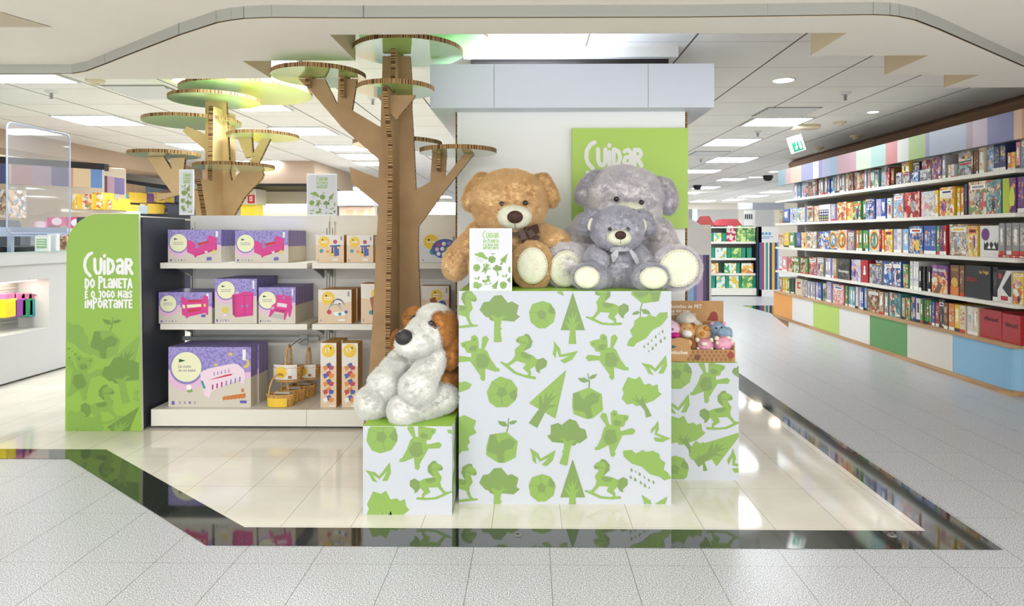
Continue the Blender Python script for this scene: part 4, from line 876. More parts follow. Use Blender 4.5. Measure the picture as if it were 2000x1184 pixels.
simple('nose', [E_(1006, 424, 3.715, 15.5, 12.5, .02)], NOSEB, tb)
for ex, ey in ((980, 398.5), (1026, 396.5)): simple('eye', [E_(ex, ey, 3.79, 5.5, 5.5, .022)], EYE, tb)
mbm = MB(); q = [W(1006, 436, 3.717), W(1006, 447, 3.735)]; mbm.tube(q, .0016, NOSEB, 6); mbm.build('mouth_seam', tb)
stitched(tb, 1040, 519, 3.655, 30, 36)
SCB = mat('brown_satin', (76, 52, 42), .4)
def ribbon(parent, pts, w, m, name='scarf_tail', Yt=.008):
    mb = MB(); P = [W(*p) for p in pts]; n = len(P); L_ = []; Rr = []
    for i in range(n):
        t = (P[min(i + 1, n - 1)] - P[max(i - 1, 0)]).normalized(); nx = Vector((t.z, 0, -t.x)).normalized(); ww = w[i] if isinstance(w, list) else w
        L_.append(P[i] + nx * ww / 2); Rr.append(P[i] - nx * ww / 2)
    for i in range(n - 1):
        d = Vector((0, Yt, 0)); a, b, c, e_ = L_[i], L_[i + 1], Rr[i + 1], Rr[i]
        mb.quad([a, b, c, e_], m); mb.quad([a + d, e_ + d, c + d, b + d], m); mb.quad([a, a + d, b + d, b], m); mb.quad([e_, c, c + d, e_ + d], m)
    mb.quad([L_[0], Rr[0], Rr[0] + d, L_[0] + d], m); mb.quad([L_[-1], L_[-1] + d, Rr[-1] + d, Rr[-1]], m)
    return mb.build(name, parent)
ribbon(tb, [(1000, 452, 3.84), (1030, 452, 3.80), (1052, 446, 3.86)], .05, SCB, 'scarf')
ribbon(tb, [(1018, 450, 3.80), (1024, 468, 3.79), (1026, 484, 3.80)], [.03, .035, .045], SCB); ribbon(tb, [(1034, 450, 3.80), (1041, 462, 3.79), (1050, 470, 3.80)], [.03, .04, .05], SCB)

# big grey bear -------------------------------------------------------
GRY = fur_mat('grey_fur', (244, 239, 237), (226, 221, 226))
gb = empty('teddy_bear', (W(1220, 500, 4.2).x, 4.2, 1.103), 'large light grey teddy bear sitting at the rear behind the smaller grey one', 'teddy bear')
blob('body', [E_(1220, 492, 4.25, 66, 58, .17), E_(1220, 455, 4.25, 60, 34, .15), C_(1150, 448, 4.2, 30, 1118, 480, 4.1, 25), C_(1285, 455, 4.2, 26, 1308, 500, 4.1, 24),
 C_(1170, 518, 4.15, 36, 1110, 520, 3.78, 37), E_(1107, 520, 3.76, 38, 42, .06), C_(1275, 515, 4.15, 36, 1320, 524, 3.7, 38), E_(1322, 525, 3.66, 45, 41, .06, -15)], GRY, gb, .013, FUR, .022, seed=5)
blob('head', [E_(1218, 386, 4.15, 76, 58, .19), E_(1220, 415, 4.12, 68, 42, .18), E_(1228, 415, 4.03, 44, 28, .1)], GRY, gb, .012, FUR, .022, seed=6)
blob('ear', [E_(1151, 366, 4.12, 18, 36, .045, 36), E_(1140, 382, 4.11, 14, 16, .045)], GRYE, gb, .01, FUR, .018, seed=7)
blob('ear', [E_(1299, 380, 4.13, 21, 34, .045, -20), E_(1304, 398, 4.12, 17, 19, .045)], GRYE, gb, .01, FUR, .018, seed=8)
simple('inner_ear', [E_(1291, 388, 4.105, 5, 18, .02, 4)], mat('tan_felt', (206, 168, 116), .9), gb)
blob('muzzle', [E_(1228, 417, 3.97, 36, 23, .075)], CREAM, gb, .008, 0)
simple('nose', [E_(1232, 418, 3.895, 14, 11, .02)], NOSEB, gb)
for ex, ey in ((1204, 389), (1252.5, 395.5)): simple('eye', [E_(ex, ey, 3.955, 5.5, 5.5, .022)], EYE, gb)
stitched(gb, 1105, 525, 3.695, 32, 36, 12); stitched(gb, 1326, 524, 3.595, 39, 37, -20)

# small grey bear -----------------------------------------------------
GR2 = fur_mat('grey_fur_small', (212, 209, 216), (186, 185, 196))
sb = empty('teddy_bear', (W(1206, 540, 3.75).x, 3.75, 1.103), 'smaller grey teddy bear with silver bow sitting in front', 'teddy bear')
blob('body', [E_(1206, 528, 3.78, 45, 38, .12), E_(1206, 505, 3.78, 38, 22, .10), C_(1168, 497, 3.76, 18, 1158, 508, 3.66, 16), C_(1158, 508, 3.66, 16, 1172, 508, 3.62, 13), C_(1244, 497, 3.76, 18, 1262, 518, 3.68, 17),
 C_(1180, 540, 3.72, 22, 1152, 542, 3.60, 24), E_(1150, 542, 3.58, 31, 25, .045), C_(1235, 540, 3.72, 22, 1268, 543, 3.6, 24), E_(1272, 543, 3.58, 34, 25, .045)], GR2, sb, .01, FUR * 1.2, .015, seed=9)
blob('head', [E_(1205, 446, 3.72, 50, 40, .14), E_(1206, 462, 3.70, 42, 26, .13)], GR2, sb, .01, FUR * 1.2, .015, seed=10)
blob('ear', [E_(1149, 433, 3.74, 15, 25, .03, 25), E_(1162, 419, 3.74, 10, 9, .03)], GR2E, sb, .008, FUR, .012, seed=11)
blob('ear', [E_(1261, 435, 3.74, 15, 27, .03, -22), E_(1252, 420, 3.74, 10, 9, .03)], GR2E, sb, .008, FUR, .012, seed=12)
for px, py, t in ((1154, 438, 14), (1257, 440, -6)): simple('inner_ear', [E_(px, py, 3.70, 6, 13, .012, t)], CREAM, sb)
blob('muzzle', [E_(1209.5, 464.5, 3.585, 24, 15.5, .05)], CREAM, sb, .006, 0)
simple('nose', [E_(1212, 459.5, 3.535, 11, 8.5, .015)], NOSEB, sb)
for ex, ey in ((1191, 447.5), (1226, 447.5)): simple('eye', [E_(ex, ey, 3.59, 4, 4, .016)], EYE, sb)
mbm = MB(); mbm.tube([W(1212, 467, 3.536), W(1212, 477, 3.55)], .0012, NOSEB, 6); mbm.build('mouth_seam', sb)
stitched(sb, 1146.5, 542, 3.53, 25, 22); stitched(sb, 1276.5, 543, 3.53, 28, 22)
SIL = mat('silver_satin', (176, 176, 180), .35)
ribbon(sb, [(1192, 488, 3.62), (1207, 487, 3.59), (1230, 486, 3.62)], .026, SIL, 'bow')
ribbon(sb, [(1206, 488, 3.59), (1200, 500, 3.585), (1198, 512, 3.60)], [.015, .04, .008], SIL, 'bow_tail'); ribbon(sb, [(1231, 488, 3.6), (1240, 502, 3.6), (1246, 516, 3.615)], [.015, .026, .018], SIL, 'bow_tail')

# plush dog -----------------------------------------------------------
WF = fur_mat('white_fur', (240, 239, 232), (230, 229, 222)); BF = fur_mat('brown_fur', (196, 136, 66), (164, 104, 46))
dg_ = empty('plush_dog', (W(810, 800, 3.55).x, 3.55, .445), 'white and brown plush dog with black nose sitting on the small cube', 'plush dog')
blob('body', [E_(830, 735, 3.66, 42, 55, .11), E_(825, 700, 3.62, 38, 26, .10), C_(785, 700, 3.6, 20, 753, 748, 3.48, 28), E_(752, 752, 3.47, 31, 30, .075), C_(850, 700, 3.52, 21, 818, 752, 3.41, 30), E_(816, 756, 3.4, 33, 31, .08),
 C_(780, 775, 3.62, 24, 733, 786, 3.51, 28), E_(729, 786, 3.50, 31, 30, .08), C_(866, 778, 3.56, 27, 800, 800, 3.44, 27), E_(790, 801, 3.42, 30, 29.5, .08)], WF, dg_, .01, FUR, .016, seed=13)
blob('brown_back', [E_(872, 760, 3.68, 30, 50, .13), E_(866, 790, 3.66, 28, 24, .10)], BF, dg_, .01, FUR, .016, seed=14)
blob('head', [E_(848, 638, 3.60, 40, 42, .12), E_(832, 655, 3.52, 38, 36, .10), E_(812, 668, 3.46, 37, 27, .085), E_(800, 672, 3.43, 26, 22, .07)], WF, dg_, .009, FUR, .012, seed=15)
blob('face_patch', [E_(868, 643, 3.585, 24, 35, .125), E_(857, 628, 3.545, 18, 18, .08)], BF, dg_, .009, FUR, .013, seed=16)
blob('face_patch', [E_(808, 622, 3.62, 16, 19, .075)], BF, dg_, .009, FUR, .012, seed=17)
blob('ear', [E_(882, 675, 3.57, 15, 38, .04), E_(880, 700, 3.54, 14, 20, .04)], BF, dg_, .009, FUR, .018, seed=18)
blob('ear', [E_(776, 672, 3.68, 7, 24, .05)], BF, dg_, .009, FUR, .018, seed=19)
blob('nose', [E_(789, 659, 3.385, 17, 15, .042)], vary('dark_nose', (62, 58, 58), (42, 40, 40), 60, .55, 2), dg_, .006, 0)
DB = mat('dark_brown_felt', (80, 46, 24), .8)
for ex, ey, Y_ in ((842, 632, 3.45), (807, 622, 3.545)):
    simple('eye_patch', [E_(ex + 2, ey + 6, Y_ + .014, 9, 13, .02, -25)], DB, dg_); simple('eye', [E_(ex, ey - 1, Y_, 5.5, 5.5, .016)], EYE, dg_)

# ================================================================== PLUSH TRAY ON THE RIGHT CUBE
ZR = W(1380, 709, YRT).z; YT2 = 3.86; xr = W(1436, 700, YT2).x; xl = xr - .56
TK = vary('tray_kraft', (196, 152, 100), (182, 136, 86), 6, .6, 3)
e = empty('plush_tray', ((xl + xr) / 2, YT2 + .18, ZR), 'brown cardboard counter tray with scalloped print and lettered header', 'display tray')
zf = W(1380, 683.5, YT2).z
m = MB(); m.box((xl, YT2, ZR + .001), (xr, YT2 + .006, zf), TK); m.box((xl, YT2 + .006, ZR + .001), (xr, YT2 + .36, ZR + .008), TK); m.box((xr - .006, YT2 + .006, ZR + .008), (xr, YT2 + .36, zf + .02), TK); m.box((xl, YT2 + .006, ZR + .008), (xl + .006, YT2 + .36, zf + .02), TK)
f = front(YT2); SCAL = mat('scallop_brown', (150, 104, 62), .6); RD = mat('print_brick', (150, 64, 46), .6)
for r_ in range(3):
    for k in range(12):
        cx = 1345 + k * 9 + (r_ % 2) * 4.5; cy = 688 + r_ * 7
        if cx < 1432 and cy < 704: pp(m, f, circ(cx, cy, 3.6, 10), SCAL, 1)
pp(m, f, circ(1427, 694, 7, 12), RD, 2); pp(m, f, circ(1362, 698, 6, 12), mat('scallop_dark', (110, 72, 48), .6), 2)
m.build('tray', e)
m = MB(); pp(m, front(YT2 - .004), circ(1326, 683, 23.5, 36), mat('tray_circle', (186, 140, 90), .6), 1); f2 = front(YT2 - .004)
m.ngon([f2(x, y, 3) for x, y in ((1312, 674), (1322, 677), (1312, 681))], DGR); ftext(m, 'Petiluches', 1303, 692, 1343, f2, mat('tray_white', (236, 228, 212), .6), bold=.02); m.build('badge', e)
YH = YT2 + .35; a = W(1413, 588, YH); m = MB(); m.box((xl, YH, ZR + .008), (a.x, YH + .006, a.z), TK); f = front(YH); TW = mat('tray_white', (236, 228, 212), .6)
ftext(m, 'con botellas de PET', 1293, 602, 1371, f, TW, bold=.02); ftext(m, 'recicladas del mar.', 1281, 610.5, 1350, f, TW, bold=.02); ftext(m, '50% menos plastico en el mundo', 1270, 617, 1360, f, TW)
pp(m, f, [(1380, 626), (1385, 618), (1388, 611), (1394, 608), (1400, 611), (1402, 618), (1402, 628)], RD, 2)
for k in range(9): pp(m, f, circ(1345 + k * 8, 632, 4.2, 10), SCAL, 1)
m.build('header', e)
zb = ZR + .01
def toy(name, label, prims, m, ears=None, em=None, extra=None, cat='plush toy', eyes=None):
    t = empty(name, (prims[0][1].x, prims[0][1].y, zb), label, cat)
    blob('body', prims, m, t, .006, 9000, .005, 3, seed=len(label))
    for q in (ears or []): simple('ear', [q], em or m, t)
    for q in (extra or []): simple(q[0], [q[1]], q[2], t)
    for q in (eyes or []): simple('eye', [q], EYE, t)
PK = fur_mat('pink_plush', (238, 176, 196), (228, 158, 182)); LB = fur_mat('blue_plush', (160, 186, 208), (142, 170, 196)); SW = fur_mat('white_plush', (238, 232, 224), (226, 220, 210)); TN = fur_mat('honey_plush', (222, 178, 120), (208, 160, 100)); CRP = mat('cream_felt', (240, 226, 200), .8); MAG = mat('magenta_felt', (206, 40, 140), .8)
toy('plush_sheep', 'white curly plush sheep at the back of the tray', [E_(1341, 627, 4.12, 18, 14, .07), E_(1352, 640, 4.12, 20, 14, .07), E_(1343, 655, 4.1, 18, 16, .06)], SW)
toy('plush_bear', 'honey coloured plush bear with white face in the tray', [E_(1341, 647, 3.99, 16, 15, .05), E_(1341, 668, 4.0, 15, 18, .05)], TN, [E_(1327, 635, 3.99, 5, 5, .015), E_(1353, 635, 3.99, 5, 5, .015)], mat('brown_felt', (140, 92, 54), .8), [('muzzle', E_(1342, 652, 3.95, 10, 8, .03), SW)], eyes=[E_(1337, 642, 3.948, 1.3, 1.3, .005), E_(1347, 642, 3.948, 1.3, 1.3, .005)])
toy('plush_puppy', 'honey plush puppy with brown nose in the middle of the tray', [E_(1371, 650, 3.99, 15, 15, .05), E_(1371, 670, 4.0, 16, 16, .05)], TN, [E_(1357, 641, 3.97, 4, 7, .015, 15), E_(1380, 642, 3.95, 6, 5, .015)], mat('caramel_felt', (196, 130, 50), .8), [('nose', E_(1372, 652, 3.94, 5, 4, .012), mat('caramel_felt', (196, 130, 50), .8))])
toy('plush_hippo', 'pale blue plush hippo at the right back of the tray', [E_(1400, 643, 4.05, 15, 13, .06), E_(1414, 651, 4.0, 15, 12, .06), E_(1402, 665, 4.05, 18, 20, .06)], LB, [E_(1391, 633, 4.04, 4, 4, .012), E_(1414, 632, 4.04, 4, 4, .012)], PK, eyes=[E_(1399, 641, 3.985, 2, 2, .006), E_(1410, 640, 3.985, 2, 2, .006)])
toy('plush_pig', 'small pink plush pig at the front centre of the tray', [E_(1376, 676, 3.93, 16, 13, .045)], PK, [E_(1362, 664, 3.93, 4.5, 5, .015), E_(1389, 665, 3.93, 4.5, 5, .015)], CRP, [('snout', E_(1376, 672, 3.888, 6.5, 4, .01), CRP), ('foot', E_(1363, 681, 3.9, 3, 3, .012), CRP), ('foot', E_(1390, 681, 3.9, 3, 3, .012), CRP)])
toy('plush_pig', 'small pink plush pig at the right front corner of the tray', [E_(1414, 673, 3.93, 18, 14, .045)], PK, [E_(1400, 661, 3.92, 4.5, 5, .015), E_(1422, 660, 3.92, 5, 4, .015)], CRP, [('foot', E_(1401, 670, 3.895, 3, 4, .012), CRP), ('foot', E_(1412, 682, 3.885, 3, 2.5, .012), CRP), ('foot', E_(1430, 668, 3.9, 3, 4, .012), CRP)])
toy('plush_unicorn', 'pale pink plush with magenta muzzle beside the big cube', [E_(1313, 643, 3.99, 14, 16, .05), E_(1313, 668, 4.0, 14, 16, .05)], fur_mat('blush_plush', (240, 206, 220), (232, 190, 208)), None, None, [('muzzle', E_(1318, 655, 3.95, 10, 6, .03), MAG)], eyes=[E_(1314, 643, 3.938, 1.6, 1.6, .005)])
toy('plush_monkey', 'brown plush head between the badge and the front pig', [E_(1350, 676, 3.93, 9, 14, .04)], mat('brown_felt', (140, 92, 54), .8), None, None, [('muzzle', E_(1345, 671, 3.905, 7, 8, .02), TN)])
toy('plush_elephant', 'grey blue plush between the two front pigs', [E_(1394, 674, 3.98, 9, 11, .03)], mat('slate_felt', (110, 136, 150), .8))

# ================================================================== LONG BOOKCASE ON THE RIGHT
XF = 4.16; YN = XP(1979, XF); YFAR = XP(1512, XF); XBK = 4.68
WOOD = vary('oak_edge', (196, 160, 118), (176, 138, 98), 20, .5, 3, stretch=(1, .1, 1))
ROWZ = [1.969, 1.587, 1.19, .793, .441]
bk = empty('bookcase', (XF + .25, (YN + YFAR) / 2, 0), 'long white wall bookcase with coloured base doors full of board games', 'bookcase')
m = MB(); m.box((XBK, YN, .1), (XBK + .03, YFAR, 2.47), mat('case_back', (150, 146, 138), .6)); m.build('back_panel', bk)
for i, z in enumerate(ROWZ[:4]):
    m = MB(); y = YN
    while y < YFAR - .05:
        y2 = min(y + 1.02, YFAR); m.box((XF + .02, y + .0015, z - .035), (XBK, y2 - .0015, z), WS); y = y2
    m.build('shelf', bk)
m = MB(); m.box((XF - .01, YN - .01, .415), (XBK, YFAR, .44), WOOD); m.build('base_top', bk)
m = MB(); m.box((XF - .01, YN + .02, 0), (XBK, YFAR, .045), WOOD); m.build('plinth', bk)
DC = [('sky_blue', (140, 186, 216)), ('cream', (222, 216, 204)), ('leaf_green', (96, 152, 86)), ('white', (230, 226, 220)), ('lime', (182, 210, 96)), ('white2', (232, 228, 222)), ('orange', (236, 160, 70))]
DX = [1979, 1861, 1771.5, 1699, 1639, 1588.5, 1547, 1511]
names_ = ['pale blue', 'cream', 'mid green', 'white', 'lime green', 'white', 'orange']
for i in range(7):
    ya, yb = XP(DX[i], XF), XP(DX[i + 1], XF); mt = mat('door_' + DC[i][0], DC[i][1], .35)
    m = MB()
    if i == 0:
        pr = [(XF + .12, ya - .0)] + [(XF + .12 - .12 * math.sin(t), ya + .12 - .12 * math.cos(t)) for t in [k * math.pi / 16 for k in range(1, 9)]] + [(XF, yb - .003), (XBK, yb - .003), (XBK, ya)]
        m.prism([(x, y, .047) for x, y in pr], (0, 0, .366), mt)
    else: m.box((XF, ya + .003, .047), (XF + .02, yb - .003, .413), mt); m.box((XF + .03, ya, .047), (XBK, yb, .413), WS)
    o = m.build('base_door', bk); o['label'] = names_[i] + ' base door'
# fascia
FC = [(1523,1538,(150,186,196)),(1538,1548,(216,180,178)),(1548,1569,(226,200,176)),(1569,1592,(160,160,204)),(1592,1603,(228,220,216)),(1603,1610,(160,150,196)),(1610,1625,(172,178,206)),(1625,1640,(150,178,200)),(1640,1677,(200,156,166)),(1677,1706,(206,222,196)),(1706,1735,(168,206,196)),(1735,1758,(206,120,122)),(1758,1780,(222,222,216)),(1780,1813,(170,198,116)),(1813,1821,(150,150,190)),(1821,1893,(178,188,212)),(1893,1906,(176,150,164)),(1906,1935,(206,184,204)),(1935,1987,(112,112,170)),(1987,2003,(230,190,150)),(2003,2040,(220,140,100)),(2040,2090,(150,190,210))]
fz0, fz1 = 2.208, 2.455
fe = empty('fascia_board', (XF - .02, (YN + YFAR) / 2, fz0), 'long fascia board of pastel colour stripes above the bookcase', 'fascia')
ORGF = ORG[fe.name]
m = MB()
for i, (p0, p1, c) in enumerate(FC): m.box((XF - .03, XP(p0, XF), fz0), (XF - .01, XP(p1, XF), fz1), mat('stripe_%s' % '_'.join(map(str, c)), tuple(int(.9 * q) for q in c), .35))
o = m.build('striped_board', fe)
m = MB(); m.box((XF - .01, XP(2080, XF), fz0), (XF + .04, XP(1525, XF), fz0 + .02), GREY)
for k in range(6): y = 5.5 + k; m.box((XF - .01, y, fz0 + .06), (XBK + .45, y + .03, fz0 + .09), GREY)
m.build('fixing_rail', fe)

PAL = {
 'blue': ((70, 96, 168), [(64, 92, 160), (110, 160, 210), (222, 226, 230), (226, 160, 90), (44, 60, 120)]), 'navy': ((50, 60, 104), [(50, 60, 104), (90, 110, 160), (210, 180, 90), (40, 44, 70)]),
 'sky': ((150, 188, 220), [(150, 188, 220), (226, 230, 232), (80, 140, 200), (226, 170, 110)]), 'red': ((176, 44, 48), [(176, 44, 48), (210, 84, 70), (120, 26, 36), (226, 200, 180)]),
 'green': ((92, 150, 86), [(92, 150, 86), (180, 206, 120), (226, 226, 200), (200, 80, 60), (44, 96, 60)]), 'yellow': ((228, 190, 60), [(228, 190, 60), (240, 220, 130), (220, 110, 60), (236, 236, 220)]),
 'orange': ((216, 130, 60), [(216, 130, 60), (236, 190, 120), (180, 70, 50), (230, 224, 200)]), 'brown': ((124, 88, 62), [(124, 88, 62), (180, 140, 96), (86, 56, 42), (206, 184, 150), (150, 70, 50)]),
 'black': ((46, 46, 50), [(46, 46, 50), (70, 68, 72), (110, 96, 70), (34, 34, 38)]), 'white': ((224, 222, 218), [(224, 222, 218), (200, 196, 204), (220, 170, 130), (150, 170, 200), (232, 230, 226)]),
 'grey': ((150, 148, 150), [(150, 148, 150), (190, 188, 190), (110, 110, 120), (206, 190, 170)]), 'lavender': ((176, 170, 206), [(176, 170, 206), (210, 206, 226), (130, 124, 176), (224, 190, 160)]),
 'purple': ((110, 62, 128), [(110, 62, 128), (160, 100, 150), (230, 160, 90), (70, 40, 96)]), 'pink': ((222, 150, 160), [(222, 150, 160), (236, 200, 196), (190, 90, 110), (236, 226, 200)]),
 'teal': ((90, 150, 150), [(90, 150, 150), (160, 200, 190), (226, 210, 170), (190, 90, 70), (60, 104, 110)]), 'cream': ((220, 206, 176), [(220, 206, 176), (232, 224, 204), (190, 150, 100), (120, 150, 90), (200, 90, 80)]),
 'tan': ((190, 164, 130), [(190, 164, 130), (214, 196, 170), (140, 110, 84), (120, 140, 170), (226, 220, 206)]), 'silver': ((176, 172, 176), [(176, 172, 176), (214, 210, 210), (130, 110, 110), (120, 140, 180), (60, 56, 64)])}
AM = {}
for k, (b, cs) in PAL.items(): AM[k] = (mat('side_' + k, b, .25), art('art_' + k, cs, 13), art('artfine_' + k, cs, 24))
RN = ['top', 'second', 'third', 'fourth', 'lowest']
rnd = random.Random(11)
counts = {}
def ordi(n):
    w = ['', 'first', 'second', 'third', 'fourth', 'fifth', 'sixth', 'seventh', 'eighth', 'ninth', 'tenth', 'eleventh', 'twelfth']
    if n <= 12: return w[n]
    return '%d%s' % (n, 'th' if 10 < n % 100 < 14 else {1: 'st', 2: 'nd', 3: 'rd'}.get(n % 10, 'th'))
SPC = {}
SEQ = {i: [] for i in range(5)}
def game(row, p0, p1, h, col, kind='a', ttl=None, z=None, gap=.004, desc=None, label=None):
    """a boxed game between photo columns p0 (near) and p1 (far) on a shelf; a = cover to the aisle, s = spine"""
    y0, y1 = XP(p0, XF + .05), XP(p1, XF + .05); y0 += gap / 2; y1 -= gap / 2
    zb = (ROWZ[row] if z is None else z) + .001; dx = rnd.uniform(0, .03); x0 = XF + .05 + dx; dep = (.30 if kind == 's' else .26) + rnd.uniform(-.04, .04)
    side, a1, a2 = AM[col]; m = MB()
    m.box((x0, y0, zb), (x0 + dep, y1, zb + h), side, {'x-': a1 if kind in 'ab' else side})
    X = lambda k: x0 - .0006 - .0002 * k
    yw = y1 - y0
    def q(ya, yb, za, zc, mt, k=1): m.quad([(X(k), y0 + ya * yw, zb + za * h), (X(k), y0 + yb * yw, zb + za * h), (X(k), y0 + yb * yw, zb + zc * h), (X(k), y0 + ya * yw, zb + zc * h)], mt)
    W_ = mat('print_white', (236, 234, 228), .3); c2 = mat('ink_%d' % rnd.randrange(5), [(206, 60, 50), (236, 206, 80), (60, 90, 160), (240, 238, 230), (40, 40, 46)][rnd.randrange(5)], .3)
    if kind == 's':
        q(.0, 1, .0, .12, c2); q(.15, .85, .3, .85, a2, 1.5); 
        if yw > .02 and rnd.random() < .4: q(.3, .7, .4, .8, W_ if col != 'white' else c2, 2)
    elif ttl is None and kind == 'a':
        if rnd.random() < .5: q(.06, .94, .06, .94, a2, 1)
        if rnd.random() < .6: q(.1, .9, .76, .9, c2, 2); q(.2, .8, .8, .86, AM[rnd.choice(list(AM))][0], 3)
        if rnd.random() < .4: q(.08, .3, .06, .14, W_, 3)
        for g in range(rnd.choice((1, 2, 2, 3))):
            cx, cz, rw, rh = rnd.uniform(.25, .75), rnd.uniform(.28, .5), rnd.uniform(.08, .2), rnd.uniform(.12, .25); mt_ = AM[rnd.choice(list(AM))][rnd.choice((0, 2))]
            m.ngon([(X(4 + g), y0 + yw * (cx + rw * math.cos(t)), zb + h * (cz + rh * math.sin(t))) for t in [k * math.pi / 5 + .3 * g for k in range(10)]], mt_)
    if ttl:
        for (s, ya, yb, za, hh, mt) in ttl:          # runs from far to near (reads left to right from the aisle)
            text(m, s, (X(6), y0 + yb * yw, zb + za * h), (0, -1, 0), (0, 0, 1), (yb - ya) * yw, mt, hh * h, bold=.02)
    if desc:
        desc(m, X, y0, yw, zb, h)
    o = m.build('game_box'); SEQ[row].append((y0, o, col, kind, label)); return o
W_ = mat('print_white', (236, 234, 228), .3); GOLD = mat('print_gold', (214, 170, 70), .3); BLK = mat('print_black', (40, 40, 46), .3); LIME = mat('print_lime', (176, 196, 50), .3)
def pol(m, X, y0, yw, zb, h, pts, mt, k=5): m.ngon([(X(k), y0 + (1 - a_) * yw, zb + b_ * h) for a_, b_ in pts], mt)
def d_gos(m, X, y0, yw, zb, h):
    pol(m, X, y0, yw, zb, h, [(0, 0), (.55, 0), (.45, .35), (.6, .55), (.5, 1), (0, 1)], LIME, 2); pol(m, X, y0, yw, zb, h, [(.55, .2), (.9, .2), (.97, .42), (.9, .66), (.75, .75), (.62, .66), (.5, .42)], mat('print_lime2', (200, 216, 60), .3), 3)
def d_castle(m, X, y0, yw, zb, h):
    pol(m, X, y0, yw, zb, h, [(.3 + .22 * math.cos(t), .72 + .2 * math.sin(t)) for t in [k * math.pi / 8 for k in range(16)]], AM['purple'][0], 3)
    pol(m, X, y0, yw, zb, h, [(.22, .22), (.98, .22), (.98, .5), (.9, .42), (.82, .5), (.74, .4), (.62, .5), (.5, .4), (.4, .5), (.3, .4), (.22, .5)], BLK, 3); pol(m, X, y0, yw, zb, h, [(.4, .27), (.5, .42), (.6, .27)], W_, 4); pol(m, X, y0, yw, zb, h, [(.65, .27), (.75, .42), (.85, .27)], W_, 4)
def d_oval(c):
    def g(m, X, y0, yw, zb, h):
        for k, (s, mt) in enumerate(((1, AM['yellow'][0]), (.85, AM['red'][0]), (.72, AM['green'][0]), (.6, AM[c][1]))): pol(m, X, y0, yw, zb, h, [(.5 + .46 * s * math.cos(t), .5 + .46 * s * math.sin(t)) for t in [q * math.pi / 10 for q in range(20)]], mt, 3 + k)
    return g
def d_dots(m, X, y0, yw, zb, h):
    pol(m, X, y0, yw, zb, h, [(0.0, 0), (.85, 0), (.85, .7), (0, .7)], AM['navy'][0], 2)
    for i in range(4):
        for j in range(4): pol(m, X, y0, yw, zb, h, [(.12 + i * .2 + .07 * math.cos(t), .1 + j * .17 + .055 * math.sin(t)) for t in [q * math.pi / 4 for q in range(8)]], [GOLD, LIME, W_, W_][j], 3)
def d_diag(m, X, y0, yw, zb, h):
    pol(m, X, y0, yw, zb, h, [(0, .35), (0, 1), (.65, 1)], BLK, 2); pol(m, X, y0, yw, zb, h, [(.35, .45), (1, .95), (1, .2), (.8, .2)], BLK, 2); pol(m, X, y0, yw, zb, h, [(.2 + .14 * math.cos(t), .82 + .1 * math.sin(t)) for t in [q * math.pi / 3 for q in range(6)]], AM['red'][0], 4); pol(m, X, y0, yw, zb, h, [(.25, .06), (.75, .06), (.75, .2), (.25, .2)], AM['red'][0], 4)
def d_pawn(m, X, y0, yw, zb, h): pol(m, X, y0, yw, zb, h, [(.3, .35), (.7, .35), (.6, .6), (.6, .75), (.4, .75), (.4, .6)], W_, 4)
def d_sun(m, X, y0, yw, zb, h): pol(m, X, y0, yw, zb, h, [(.5 + .4 * math.cos(t), .42 + .17 * math.sin(t)) for t in [q * math.pi / 8 for q in range(16)]], GOLD, 3); pol(m, X, y0, yw, zb, h, [(0, .0), (1, 0), (1, .3), (.6, .24), (.3, .36), (0, .28)], AM['orange'][0], 4)
def d_cross(m, X, y0, yw, zb, h): pol(m, X, y0, yw, zb, h, [(.3, .4), (.8, .4), (.8, .5), (.5, .5), (.5, .7), (.8, .7), (.8, .8), (.3, .8)], AM['red'][0], 3)
def d_arab(m, X, y0, yw, zb, h): pol(m, X, y0, yw, zb, h, [(0, 0), (1, 0), (1, .45), (.75, .6), (.5, .5), (.25, .62), (0, .5)], AM['orange'][1], 2); pol(m, X, y0, yw, zb, h, [(.1, 0), (.5, .0), (.7, .3), (.45, .38)], AM['brown'][0], 3)
def T(s, mt, za=.78, hh=.12, a=.12, b=.88): return [(s, a, b, za, hh, mt)]
# top shelf (row 0)
game(0, 2010, 1991, .24, 'teal'); game(0, 1990, 1982, .23, 'pink', 's'); game(0, 1981, 1973, .15, 'yellow', 's'); game(0, 1972, 1965, .15, 'orange', 's'); game(0, 1963, 1951, .26, 'navy', 's'); game(0, 1950, 1938, .26, 'navy', 's'); game(0, 1937, 1923, .26, 'sky'); game(0, 1922, 1912, .25, 'cream', 's')
for a_, b_ in ((1910, 1906), (1905, 1901), (1900, 1896)): game(0, a_, b_, .22, 'brown', 's')
game(0, 1893, 1866, .14, 'teal'); game(0, 1893, 1868, .09, 'tan', z=ROWZ[0] + .145); game(0, 1863, 1857, .13, 'white', 's'); game(0, 1855, 1849, .13, 'cream', 's'); game(0, 1846, 1839, .24, 'silver', 's'); game(0, 1836, 1817, .23, 'purple'); game(0, 1815, 1793, .13, 'silver'); game(0, 1815, 1795, .09, 'red', z=ROWZ[0] + .135)
game(0, 1791, 1776, .11, 'blue'); game(0, 1791, 1778, .11, 'navy', z=ROWZ[0] + .115); game(0, 1775, 1760, .12, 'silver'); game(0, 1775, 1761, .12, 'yellow', z=ROWZ[0] + .125)
game(0, 1757, 1746, .14, 'silver'); game(0, 1744, 1738, .2, 'brown', 's')
